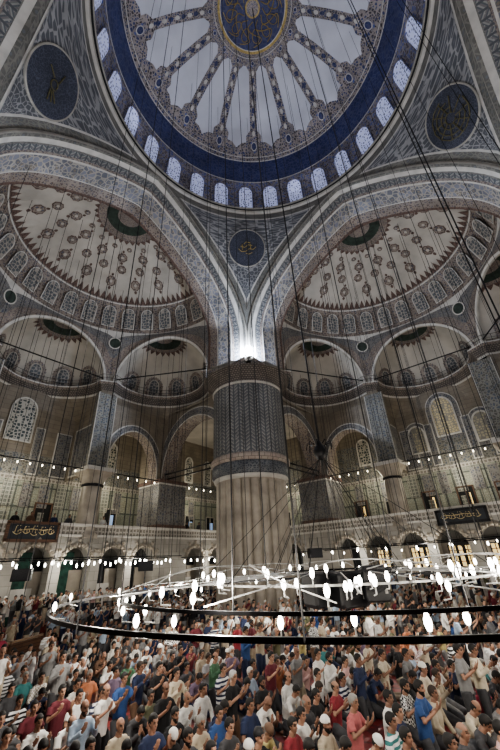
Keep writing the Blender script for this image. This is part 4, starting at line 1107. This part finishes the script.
for pname, q in POSES.items():
    P, C, Nk, H = V(q['P']), V(q['C']), V(q['Nk']), V(q['H']); M = head_M(H, 0, q['hp'])
    fwd = V((1, 0, 0))
    S = {s: (C.lerp(Nk, .72) + V((0, .175 * s, -.01))) for s in (-1, 1)}
    def limb(k, s): v = V(q[k]); return V((v.x, v.y * s, v.z))
    def torso(mb, e, lower=True, neck=True):
        pts = [P + V((0, 0, -.06 if lower else .06)), P + (C - P) * .35, P + (C - P) * .95, C.lerp(Nk, .6)]
        rad = [(.150 + e, .115 + e), (.142 + e, .112 + e), (.165 + e, .118 + e), (.150 + e, .085 + e)]
        if neck: pts += [Nk, Nk.lerp(H, .5)]; rad += [(.068, .062), (.056, .056)]
        else: pts += [Nk + (H - Nk) * .10]; rad += [(.075 + e * .5, .066 + e * .5)]
        mb.tube(pts, rad, SKIN, 14)
        for s in (-1, 1): mb.tube([C.lerp(Nk, .75), S[s]], [.07 + e, .056 + e], SKIN, 10)
    def arms(mb, e, upto, rr=(.056, .048, .042, .034, .026)):
        for s in (-1, 1):
            el, wr = limb('el', s), limb('wr', s)
            pts = [S[s], S[s].lerp(el, .5), el, el.lerp(wr, .35), wr]; r_ = [x + e for x in rr]
            if upto == 'tee': pts = [S[s], S[s].lerp(el, .5), S[s].lerp(el, .72)]; r_ = [rr[0] + e, rr[1] + e + .008, rr[1] + e + .012]
            if upto == 'long': pts[-1] = el.lerp(wr, .93); r_[-1] = .034 + e
            mb.tube(pts, r_, SKIN, 10)
            if upto != 'tee': ell(mb, el, (.042 + e,) * 3, None, 8)
    def legs(mb, e, feet):
        for s in (-1, 1):
            hp = P + V((0, q['hip'] * s, -.02)); kn, an, toe = limb('kn', s), limb('an', s), limb('toe', s)
            mb.tube([hp, hp.lerp(kn, .5), kn], [.098 + e, .085 + e, .062 + e], SKIN, 12)
            mb.tube([kn, kn.lerp(an, .35), an], [.062 + e, .056 + e, .036 + e + (.012 if e else 0)], SKIN, 12)
            ell(mb, kn, (.062 + e,) * 3, None, 10)
            if feet:
                mb.tube([an, an.lerp(toe, .5), toe], [.036, (.042, .030), (.042, .02)], SKIN, 10); ell(mb, an, (.04,) * 3, None, 8)
    b = MB(); torso(b, 0); arms(b, 0, 'all'); legs(b, 0, True); add_head(b, M)
    for s in (-1, 1):
        W = limb('wr', s); d = V(q['hd']); d = V((d.x, d.y * s, d.z)); pn = V(q['pn']); pn = V((pn.x, pn.y * s, pn.z)); pn = (pn - d.normalized() * pn.dot(d.normalized())).normalized()
        sd_ = d.normalized().cross(pn).normalized()
        # thumb points outward (away from the midline) with raised open palms, inward on the lap
        if (sd_.y * s > 0) != (pname not in ('sit_lap', 'stand', 'sit_bow')): sd_ = -sd_
        hand(b, W, d, pn, sd_)
    body = remesh(b, pname + '_body', .0115, [SKIN, EYE, LIP], face_zone(M))
    b = MB(); torso(b, .016, True, False); arms(b, .014, 'tee'); tee = remesh(b, pname + '_tee', .017, [SHIRT])
    b = MB(); torso(b, .018, True, False); arms(b, .013, 'long'); lng = remesh(b, pname + '_long', .017, [SHIRT])
    b = MB(); b.tube([P + V((0, 0, -.08)), P + V((0, 0, .09))], [(.152, .12), (.156, .124)], SKIN, 14); legs(b, .014, False); tr = remesh(b, pname + '_tr', .02, [TROUS])
    Mi = M.inverted()
    def hcut(kind):
        def f(c):
            p_ = Mi @ c
            if kind == 'full': return (p_.x > .052 and p_.z < .082) or (p_.z < -.055) or (p_.x > .0 and p_.z < .0) or (p_.x > .03 and p_.z < .04)
            if kind == 'bald': return p_.z > .055 or p_.x > .015 or p_.z < -.06 or (p_.x > -.01 and p_.z < 0)
            if kind == 'cap': return p_.z < .052 + .12 * max(0, p_.x) - .02
            if kind == 'beard': return p_.z > -.035 or p_.x < .0 or (abs(p_.y) < .022 and p_.z > -.075 and p_.x > .07)
        return f
    meshes = {}
    for kind, gr in (('full', .011), ('bald', .008), ('cap', .013)):
        b = MB(); ell(b, (-.014, 0, .032), (.095 + gr, .077 + gr, .102 + gr), M, 20)
        if kind == 'full': ell(b, (.03, 0, .10), (.05, .055, .035), M, 10)
        meshes[kind] = remesh(b, pname + '_' + kind, .0095, [HAIR], None, True, hcut(kind))
    b = MB(); ell(b, (.024, 0, -.036), (.074, .067, .092), M, 18); ell(b, (.064, 0, -.10), (.032, .034, .03), M); meshes['beard'] = remesh(b, pname + '_beard', .0095, [HAIR], None, True, hcut('beard'))
    meshes.update(body=body, tee=tee, long=lng, tr=tr); PM[pname] = meshes
# shirt meshes that use the patterned cloths
for pname in POSES:
    for base in ('tee', 'long'):
        for suf, mt in (('_stripe', SHIRT_S), ('_check', SHIRT_C)):
            me = PM[pname][base].copy(); me.materials.clear(); me.materials.append(mt); PM[pname][base + suf] = me
COLS = {'white': (.72, .71, .68), 'off-white': (.60, .58, .53), 'cream': (.55, .49, .38), 'black': (.012, .012, .014), 'navy': (.02, .03, .075), 'blue': (.03, .075, .21), 'light blue': (.34, .42, .52),
        'grey': (.20, .20, .20), 'light grey': (.38, .38, .39), 'dark grey': (.06, .06, .065), 'red': (.27, .035, .045), 'maroon': (.13, .02, .03), 'crimson': (.33, .04, .07), 'coral': (.40, .12, .12), 'orange': (.42, .16, .08),
        'teal': (.05, .20, .20), 'olive': (.12, .12, .07), 'beige': (.42, .36, .27), 'mauve': (.20, .15, .22), 'yellow': (.52, .46, .22), 'pink': (.58, .38, .36), 'brown': (.14, .08, .05), 'green': (.08, .18, .10)}
HC = {'black': (.012, .010, .009), 'dark brown': (.035, .022, .015), 'grey': (.25, .24, .22), 'white': (.60, .59, .56)}
SKINS = [(.36, .20, .135), (.30, .165, .11), (.41, .24, .165), (.26, .14, .095)]
def add_person(pose, x, y, yaw, shirt='white', kind='tee', hair='full', hcol='black', beard=False, trous='dark grey', capc='white', scale=None, z=FZ):
    m_ = PM[pose]; o = bpy.data.objects.new('person', m_['body']); COL.objects.link(o)
    o.location = (x, y, z); o.rotation_euler.z = yaw; s = scale or random.uniform(.95, 1.03); o.scale = (s, s, s)
    sk = random.choice(SKINS); o.color = (*sk, 1)
    def ch(me, nm, col):
        c = bpy.data.objects.new(nm, me); COL.objects.link(c); c.parent = o; j = random.uniform(.85, 1.1); c.color = (col[0] * j, col[1] * j, col[2] * j, 1); return c
    ch(m_[kind], 'shirt', COLS[shirt]); ch(m_['tr'], 'trousers', COLS[trous])
    if hair == 'cap': ch(m_['cap'], 'skullcap', COLS[capc]); ch(m_['bald'], 'hair', HC[hcol])
    elif hair != 'none': ch(m_[hair], 'hair', HC[hcol])
    if beard: ch(m_['beard'], 'beard', HC[hcol])
    pt = {'sit_pray': 'sitting, hands raised', 'sit_lap': 'sitting, hands on lap', 'sit_bow': 'sitting, head bowed', 'kneel_pray': 'kneeling upright, hands raised', 'stand_pray': 'standing, hands raised', 'stand': 'standing'}[pose]
    kn = {'tee': 'tee', 'long': 'shirt', 'tee_stripe': 'striped tee', 'long_stripe': 'striped shirt', 'tee_check': 'checked tee', 'long_check': 'checked shirt'}[kind]
    cl = '%s %s' % (shirt, kn)
    hr = {'full': '' if hcol in ('black', 'dark brown') else '%s-haired ' % hcol, 'bald': 'balding ', 'cap': '%s-capped ' % capc, 'none': 'bald '}[hair]
    o['category'] = 'person'; o['_h'] = (hr + ('bearded ' if beard else '')).strip(); o['_c'] = cl; o['_p'] = pt
    return o
FACE = -PI / 2
HZ = {'sit_pray': .95, 'sit_lap': .95, 'sit_bow': .87, 'kneel_pray': 1.22, 'stand_pray': 1.63, 'stand': 1.63}
HX = {'sit_bow': .26}
people = []
def by_px(px, py, shirt, kind='tee', pose='sit_pray', hair='full', hcol='black', beard=False, trous='dark grey', turn=0.0, capc='white'):
    s = random.uniform(.96, 1.01); p = at_z(px, py, FZ + HZ[pose] * s); yaw = FACE + turn
    hx = HX.get(pose, .05) * s
    o = add_person(pose, p.x - hx * cos(yaw), p.y - hx * sin(yaw), yaw, shirt, kind, hair, hcol, beard, trous, capc, s); people.append(o); return o
B = 'sit_bow'; L_ = 'sit_lap'; K = 'kneel_pray'; ST = 'stand_pray'; SS = 'stand'
random.seed(5)
for a in [
 (8, 669, 'dark grey', 'tee_stripe', L_), (12, 688, 'dark grey', 'tee', L_), (20, 700, 'black', 'tee_stripe'), (29, 676, 'teal', 'long', L_, 'full', 'grey'), (39, 676, 'beige', 'long_check', L_),
 (47, 668, 'grey', 'tee'), (64, 655, 'grey', 'long', ST), (79, 662, 'black', 'tee'), (90, 674, 'orange', 'tee', L_, 'full', 'grey'), (76, 673, 'black', 'long'), (61, 691, 'maroon', 'tee', K),
 (78, 683, 'off-white', 'tee'), (81, 694, 'white', 'tee', L_), (83, 707, 'light blue', 'long', K, 'bald', 'dark brown', True), (38, 720, 'white', 'tee'), (63, 721, 'white', 'tee', B, 'bald'),
 (7, 735, 'black', 'tee'), (42, 692, 'navy', 'tee', B), (36, 706, 'maroon', 'tee', L_), (102, 692, 'navy', 'tee_stripe'), (21, 729, 'dark grey', 'tee', B), (3, 718, 'dark grey', 'long'),
 (119, 651, 'black', 'tee', K), (110, 665, 'white', 'tee'), (116, 671, 'mauve', 'tee', L_), (122.5, 677, 'blue', 'tee', K, 'full', 'black', False, 'dark grey'), (130, 661, 'green', 'long'), (138, 665, 'white', 'tee'),
 (149, 663, 'light grey', 'long_stripe', B), (147, 650, 'white', 'tee', 'sit_pray', 'cap'), (158, 647, 'grey', 'long', K, 'cap'), (159, 666, 'black', 'tee', K), (168, 656, 'black', 'tee'), (180, 649, 'black', 'tee', K),
 (176, 672, 'cream', 'long', K), (187, 666, 'dark grey', 'tee'), (202, 653, 'beige', 'long', L_), (166, 688, 'black', 'tee', K, 'bald', 'dark brown'), (151, 695, 'olive', 'tee', L_), (187, 697, 'white', 'long', 'sit_pray', 'bald', 'grey'),
 (203, 688, 'white', 'long', L_), (151, 715, 'navy', 'tee', K), (174, 712, 'black', 'long', 'sit_pray', 'full', 'black', True), (141, 711, 'dark grey', 'long', B), (121, 728, 'beige', 'long', L_, 'none'),
 (160, 741, 'black', 'tee', B, 'cap'), (193, 737, 'dark grey', 'tee', 'sit_pray', 'full', 'black', True), (204, 722, 'beige', 'long', 'sit_pray', 'full', 'grey'), (191, 647, 'maroon', 'tee'), (134, 745, 'dark grey', 'tee', B),
 (216, 650, 'white', 'tee', K), (228, 652, 'off-white', 'long', 'sit_pray', 'cap'), (226.5, 667, 'navy', 'tee_stripe', K, 'full', 'black', False, 'beige'), (253, 663, 'dark grey', 'tee'), (255.5, 671, 'light blue', 'long', L_, 'full', 'white'),
 (262, 681, 'black', 'tee', 'sit_pray', 'full', 'black', True), (265, 656, 'maroon', 'tee', K), (284, 658, 'white', 'tee', B, 'full', 'black', True), (291, 656, 'navy', 'tee', B), (288, 677, 'white', 'long', L_, 'bald'), (296, 688, 'white', 'tee', B),
 (268, 701, 'white', 'tee', B, 'none'), (250, 704, 'navy', 'tee', L_), (219, 712, 'blue', 'tee', L_), (232, 724, 'dark grey', 'tee'), (257, 735, 'black', 'tee', 'sit_pray', 'cap', 'black', False, 'dark grey', 0, 'black'),
 (281, 731, 'yellow', 'long', B, 'cap', 'grey', False, 'dark grey', 0, 'brown'), (240, 745, 'white', 'tee', 'sit_pray', 'cap'), (305, 660, 'pink', 'long'), (306, 702, 'dark grey', 'long', 'sit_pray', 'bald', 'grey'), (290, 722, 'red', 'tee', L_),
 (305, 717, 'white', 'long'), (243, 683, 'navy', 'tee', B), (318, 653, 'white', 'tee', K), (330, 657, 'white', 'long', K, 'full', 'black', True), (345, 660, 'pink', 'tee'), (326, 672, 'white', 'long', L_), (335, 686, 'red', 'tee', 'sit_pray', 'bald', 'dark brown'),
 (345, 674, 'navy', 'tee_stripe'), (358, 674, 'white', 'tee', B), (353, 656, 'navy', 'long', K), (378, 673, 'navy', 'tee', B), (380, 656, 'cream', 'tee', K), (400, 673, 'black', 'long', B), (388, 696, 'white', 'tee', L_), (407, 685, 'black', 'tee_check', 'sit_pray', 'full', 'black', True),
 (316, 694, 'black', 'tee'), (331, 721, 'beige', 'long', L_, 'cap', 'black', True), (357, 702, 'coral', 'tee', K, 'full', 'grey'), (367, 718, 'teal', 'tee_stripe', L_), (366, 741, 'white', 'tee', B, 'cap'), (394, 712, 'navy', 'tee', L_),
 (401, 653, 'grey', 'tee', K), (323, 744, 'dark grey', 'tee', B), (421, 667, 'cream', 'long', K, 'cap', 'black', False, 'cream'), (433, 657, 'maroon', 'tee'), (436, 673, 'beige', 'long', 'sit_pray', 'full', 'dark brown'), (417.5, 686, 'blue', 'tee', K, 'full', 'black', True),
 (451, 664, 'navy', 'tee'), (463, 650, 'grey', 'tee', ST), (473, 648, 'cream', 'long', ST), (485, 664, 'teal', 'long', 'sit_pray', 'full', 'grey'), (484, 681, 'crimson', 'tee', B), (495, 653, 'white', 'long', K), (466, 702, 'cream', 'long', B, 'bald'),
 (489, 701, 'grey', 'long', B), (497, 675, 'dark grey', 'tee', B), (439, 738, 'white', 'tee', L_), (460, 732, 'dark grey', 'long', L_, 'bald', 'grey'), (485, 721, 'dark grey', 'tee', B), (497, 728, 'pink', 'long', L_), (445, 694, 'beige', 'long', L_, 'full', 'dark brown'),
 (412, 735, 'black', 'tee', L_), (347, 741, 'dark grey', 'tee', B), (100, 742, 'white', 'long', L_), (75, 746, 'grey', 'long', B), (45, 745, 'olive', 'tee', B), (215, 746, 'beige', 'tee', L_),
 (50, 631, 'off-white', 'long_stripe', ST), (86, 623, 'grey', 'tee', ST), (94, 622, 'beige', 'long', SS), (104, 622, 'light blue', 'tee', ST), (2, 635, 'crimson', 'tee', SS)]:
    by_px(*a[:2], *a[2:])
# nobody kneels inside his neighbour: ease the tight pairs apart
for it in range(30):
    for i in range(len(people)):
        for j in range(i):
            A, B_ = people[i], people[j]; dx, dy = A.location.x - B_.location.x, A.location.y - B_.location.y
            u = sqrt((dx / .50) ** 2 + (dy / .66) ** 2)
            if u < 1:
                k = (1 - u) * .25 / max(u, .2)
                A.location.x += dx * k; A.location.y += dy * k; B_.location.x -= dx * k; B_.location.y -= dy * k
# remaining rows, filled in front to back
occ = [(o.location.x, o.location.y) for o in people]
def clear(x, y, d): return all((x - a) ** 2 + (y - b) ** 2 > d * d for a, b in occ)
cand = []
random.seed(9)
yy = -9.0; row = 0
while yy < 21.6:
    xx = -13 + (row % 2) * .3
    while xx < 21.8:
        x, y = xx + random.uniform(-.14, .14), yy + random.uniform(-.16, .16); xx += .66
        dx, dy = x - CAMX, y - CAMY; dist = sqrt(dx * dx + dy * dy)
        rel = (math.atan2(dy, dx) - HEAD + PI) % (2 * PI) - PI
        if abs(rel) > radians(54) or dist < 5.0: continue
        if (x + 12.6) ** 2 + (y - 12.6) ** 2 < 3.4 ** 2 or (x - 12.6) ** 2 + (y + 12.6) ** 2 < 3.4 ** 2: continue
        bx, by = x - BARR.x, y - BARR.y; al_ = bx * BARD.x + by * BARD.y; pe_ = -bx * BARD.y + by * BARD.x
        if abs(al_) < 2.6 and -1.9 < pe_ * BSG < .55: continue
        if abs(x) < 21.5 and (x - PX) ** 2 + (y - PX) ** 2 < 3.5 ** 2: continue
        if y > 20.6 or x > 20.6: continue
        for sx in (1, -1):
            pass
        # behind the great pier nothing is seen
        pd = sqrt((PX - CAMX) ** 2 + (PX - CAMY) ** 2); pa = (math.atan2(PX - CAMY, PX - CAMX) - HEAD)
        if dist > pd and abs(rel - pa) < radians(4.6): continue
        cand.append((dist, x, y, abs(rel) < radians(40)))
    yy += 1.02; row += 1
cand.sort()
sel = [c for c in cand if clear(c[1], c[2], .50)]
def near_ok(c, lst): return True
NIND = 300
shirts = ['white'] * 7 + ['off-white'] * 3 + ['black'] * 5 + ['navy'] * 4 + ['dark grey'] * 4 + ['grey'] * 4 + ['light grey'] * 2 + ['blue'] * 2 + ['light blue'] * 2 + ['cream', 'beige', 'beige', 'maroon', 'red', 'teal', 'olive', 'pink', 'brown', 'mauve', 'yellow', 'orange', 'green']
rest = []
for dist, x, y, infr in sel:
    if dist < 12.2 and at_near(x, y) if 'at_near' in globals() else False: continue
    if infr and len(people) < NIND - 8:
        far = dist > 13.5
        # keep the hand-placed foreground free of extra bodies
        if dist < 11 and not clear(x, y, .62): continue
        pose = random.choices(['sit_pray', 'sit_lap', 'sit_bow', 'kneel_pray', 'stand_pray', 'stand'], [5, 2, 1.5, 3, .6, .3] if not (far and y > x + 2) else [2, 1, .5, 2, 5, 2])[0]
        bx, by = x - BARR.x, y - BARR.y; al_ = bx * BARD.x + by * BARD.y; pe_ = (-bx * BARD.y + by * BARD.x) * BSG
        if dist < 11 and pose.startswith('stand'): pose = 'sit_pray'
        if abs(al_) < 4 and -8 < pe_ < 0: pose = 'sit_bow' if random.random() < .5 else 'sit_lap'
        kd = random.choices(['tee', 'long', 'tee_stripe', 'long_check'], [6, 4, 1, .5])[0]
        hr = random.choices(['full', 'bald', 'cap', 'none'], [8, 1.2, 1.2, .5])[0]
        hc = random.choices(['black', 'dark brown', 'grey', 'white'], [7, 3, 1.3, .4])[0]
        sc_ = random.choice(shirts)
        o = add_person(pose, x, y, FACE + random.uniform(-.3, .3), sc_, kd, hr, hc, random.random() < .18, random.choice(['dark grey', 'navy', 'grey', 'beige', 'black', 'brown']))
        people.append(o); occ.append((x, y))
    else: rest.append((dist, x, y))
# ---- everyone farther away, past the 300 nearest: one mass ---------------------
lowm = [plain('crowd_cloth_%s' % k.replace(' ', '_').replace('-', '_'), COLS[k], .9, noise=.3, nscale=6) for k in ('white', 'off-white', 'black', 'navy', 'dark grey', 'grey', 'light blue', 'beige', 'maroon', 'cream', 'blue', 'olive', 'pink')]
lowh = [plain('crowd_hair', (.02, .016, .013), .8), plain('crowd_grey_hair', (.3, .29, .27), .8), plain('crowd_white_cap', (.65, .64, .6), .9)]
lows = plain('crowd_skin', (.40, .24, .165), .7, noise=.2, nscale=8)
def low_person(mb, x, y, yaw, stand):
    c, s = cos(yaw), sin(yaw); k = random.uniform(.93, 1.03); tz = (.62 if stand else 0)
    W = lambda a, b, z: V((x + (a * c - b * s) * k, y + (a * s + b * c) * k, FZ + z * k))
    cl = random.choices(lowm, [7, 4, 5, 4, 4, 4, 2, 2, 1, 1.5, 1.5, 1, .6])[0]
    hm = random.choices(lowh, [8, 1.2, 1.2])[0]
    def ring(cx, z, ra, rb, n=7): return [W(cx + rb * cos(2 * PI * i / n), ra * sin(2 * PI * i / n), z) for i in range(n)]
    z0 = .0 if not stand else .55
    tm = random.choice((lowm[3], lowm[4], lowm[4], lowm[5], lowm[7]))
    if stand: mb.grid([ring(.02, 0, .13, .07), ring(.0, .5, .14, .09), ring(.0, .93, .16, .12)], tm, closed=True)
    mb.grid([ring(.05, 0, .20, .26) if not stand else ring(0, .86, .165, .125), ring(.0, .28 + tz + (.06 if stand else 0), .165, .13), ring(0, .56 + tz, .20, .13), ring(.01, .76 + tz, .15, .10), ring(.02, .82 + tz, .06, .06)], cl, closed=True)
    hz = .93 + tz
    mb.grid([ring(.05, hz - .13, .03, .04, 6), ring(.06, hz - .07, .065, .075, 6), ring(.05, hz + .02, .077, .09, 6), ring(.045, hz + .05, .075, .085, 6)], lows, closed=True)
    mb.grid([ring(.025, hz + .0, .084, .085, 6), ring(.03, hz + .08, .078, .09, 6), ring(.035, hz + .13, .03, .04, 6), ring(.035, hz + .135, .003, .003, 6)], hm, closed=True)
    for sg in (-1, 1):
        a, b, d, e = W(0, .19 * sg, .70 + tz), W(.1, .25 * sg, .48 + tz), W(.30, .12 * sg, .64 + tz), W(.35, .10 * sg, .78 + tz)
        mb.tube([a, b], [.055, .045], cl, 4, cap=False); mb.tube([b, d], [.04, .03], lows if random.random() < .7 else cl, 4, cap=False); mb.tube([d, e], [.03, .025], lows, 4)
mb = MB(); random.seed(77)
for dist, x, y in rest:
    bx, by = x - BARR.x, y - BARR.y; al_ = bx * BARD.x + by * BARD.y; pe_ = (-bx * BARD.y + by * BARD.x) * BSG
    low_person(mb, x, y, FACE + random.uniform(-.35, .35), random.random() < (.75 if y > x else .35) and not (abs(al_) < 4.5 and -9 < pe_ < 0))
# rows packed on the raised edge before the arcades
for sname in ('left', 'right'):
    T = SIDES[sname]
    for yv in (20.9, 21.5):
        for k in range(52 if sname == 'left' else 40):
            q = T(V((-11 + k * .56 + random.uniform(-.1, .1), yv + random.uniform(-.1, .1), 0)))
            n0 = len(mb.v); low_person(mb, q.x, q.y, FACE + random.uniform(-.4, .4), sname == 'left' or random.random() < .6)
            for i in range(n0, len(mb.v)): mb.v[i].z += .8
NREST = len(rest)
cr = mb.build('crowd', None, True); tag(cr, 'dense far crowd of men in mixed shirts filling the back of the hall', 'crowd', None, 'stuff')
b = MB()
for sname in ('left', 'right'):
    T = SIDES[sname]; b.T = T; b.box((5, 21.35, FZ + .4), (33.5, 1.7, .8), CARPET)
tag(b.build('floor_platform'), 'low carpeted platform edge before the arcades', 'floor', None, 'structure')
# ---- people on the galleries and a few more in the aisle --------------------------------
gal = [('left', -1.9, 'dark grey'), ('left', -.4, 'black'), ('left', .6, 'brown'), ('left', 2.2, 'navy'), ('left', 3.3, 'dark grey'), ('left', 6.1, 'white'), ('left', 15.0, 'black'), ('left', 16.6, 'dark grey')]
for k, (sname, x, c) in enumerate(gal):
    q = SIDES[sname](V((x, 22.95, 0))); o = add_person('stand', q.x, q.y, -PI / 2 if sname == 'left' else PI, c, 'long', 'full', 'black', False, 'dark grey', z=5.32); people.append(o); o['_g'] = 'on the %s gallery' % sname
for k, (sname, x, c) in enumerate([('right', 9.6, 'dark grey'), ('right', 6.2, 'white'), ('right', 3.0, 'black'), ('right', -.6, 'beige')][:max(0, 300 - len(people))]):
    q = SIDES[sname](V((x, 22.95, 0))); o = add_person('stand', q.x, q.y, PI, c, 'long', 'full', 'black', False, 'dark grey', z=5.32); people.append(o); o['_g'] = 'on the right gallery'
bpy.context.view_layer.update()
# labels: looks and pose first, then the nearest differently dressed neighbour
def lw(s): return ' '.join(s.split())
base = {}
for o in people: o['_b'] = lw('%s man in %s, %s' % (o['_h'], o['_c'], o['_p']))
def scr(o):
    p = o.location + V((0, 0, 1.0)); d = p - V((CAMX, CAMY, CAMZ)); w_ = d.dot(CF); return (d.dot(CR) / w_ * FPX + 250, 375 - d.dot(CU) / w_ * FPX)
S_ = [scr(o) for o in people]
from collections import Counter
cnt = Counter(o['_b'] for o in people); used = set()
for i, o in enumerate(people):
    bs = o['_b']
    if '_g' in o: lab = lw('man in %s standing at the parapet %s' % (o['_c'], o['_g'])); 
    else:
        order = sorted(range(len(people)), key=lambda j: (S_[j][0] - S_[i][0]) ** 2 + (S_[j][1] - S_[i][1]) ** 2)[1:14]; lab = None
        for j in order:
            if '_g' in people[j]: continue
            dx, dy = S_[j][0] - S_[i][0], S_[j][1] - S_[i][1]
            rel = ('left of' if dx > 0 else 'right of') if abs(dx) > abs(dy) else ('behind' if dy > 0 else 'in front of')
            nb = lw('%s man in %s' % (people[j]['_h'], people[j]['_c']))
            t = '%s, %s %s' % (bs, rel, nb)
            if len(t.split()) > 16: t = '%s, %s %s' % (bs.replace(', hands raised', '').replace(', hands on lap', '').replace(', head bowed', ''), rel, nb)
            if len(t.split()) <= 16 and t not in used and people[j]['_c'] != o['_c']: lab = t; break
        lab = lab or bs
    if lab in used:
        for n_ in ('near the left edge', 'left part of the hall', 'middle of the hall', 'right part of the hall', 'far right'):
            pass
        xx_ = S_[i][0]; bs2 = bs if len(bs.split()) <= 12 else bs.split(',')[0]; lab2 = '%s, %s' % (bs2, 'at the far left' if xx_ < 60 else 'left of the pier' if xx_ < 215 else 'below the pier' if xx_ < 295 else 'right of the pier' if xx_ < 430 else 'at the far right')
        if '_g' in o: lab2 = 'man in %s %s, %s' % (o['_c'], o['_g'], 'left of the column' if xx_ < 88 else 'right of the column')
        lab = lab2
    used.add(lab); o['label'] = lab; o['group'] = 'worshippers'
for o in people:
    for k in ('_h', '_c', '_p', '_b', '_g'):
        if k in o: del o[k]
ls = Counter(o['label'] for o in people); print('DUP labels', sum(v for v in ls.values() if v > 1), 'people', len(people), 'rest', NREST)

print([(o.name, o['label']) for o in COL.objects if 'label' in o and len(o['label'].split()) > 16])
print([o['label'] for o in people[:12]], [k for k, v in ls.items() if v > 1][:10])
w = bpy.data.worlds.new('world'); scene.world = w; w.use_nodes = True
w.node_tree.nodes['Background'].inputs[0].default_value = (.5, .55, .7, 1); w.node_tree.nodes['Background'].inputs[1].default_value = .0
def pl(name, loc, col, e, rad=.1, spot=None):
    L = bpy.data.lights.new(name, 'POINT'); L.color = col; L.energy = e; L.shadow_soft_size = rad
    o = bpy.data.objects.new(name, L); COL.objects.link(o); o.location = loc; return o
for k in range(8):
    a = 2 * PI * k / 8 + .2
    pl('chandelier_lamp_light', (6.0 * cos(a), -.5 + 6.0 * sin(a), 2.75), (1, .93, .82), 430, .12)
for x in (0, 8, -8, 18): 
    for sd_ in ('left', 'right'):
        q = SIDES[sd_](V((x, 25.6, 9.9))); pl('gallery_lamp_light', q, (1, .92, .74), 330, .1)
for x in (-8, -2.5, 3, 8.5, 17):
    for sd_ in ('left', 'right'):
        q = SIDES[sd_](V((x, 20.9, 3.5))); pl('low_lamp_light', q, (1, .95, .85), 170, .12)
for sx, sy in ((1, 1), (-1, 1), (1, -1), (-1, -1)):
    pl('cornice_floodlight_light', (10.5 * sx, 10.5 * sy, 19.6), (.72, .82, 1), 2600 if (sx, sy) == (1, 1) else 900, .15)
for a, b in ((0, 16), (16, 0), (0, -16), (-16, 0)):  # added fill inside each semi-dome, no lamp modelled there
    pl('semi_dome_fill', (a, b, 19.8), (1, .95, .88), 350, .2)
scene.view_settings.view_transform = 'AgX'
scene.view_settings.look = 'AgX - Medium High Contrast'
scene.view_settings.exposure = -0.05

def up_spot(name, loc, tgt, col, e, ang):
    L = bpy.data.lights.new(name, 'SPOT'); L.color = col; L.energy = e; L.spot_size = ang; L.spot_blend = .6; L.shadow_soft_size = .12
    o = bpy.data.objects.new(name, L); COL.objects.link(o); o.location = loc; o.rotation_euler = (V(tgt) - V(loc)).to_track_quat('-Z', 'Y').to_euler(); return o
for k in range(4):  # extra spots at the drum ledge, put in to brighten the dome
    a = PI / 2 * k
    up_spot('dome_fill_spot', (10.4 * cos(a + .3), 10.4 * sin(a + .3), 33.1), (-2 * cos(a), -2 * sin(a), 43), (.80, .85, 1), 420, 2.4)
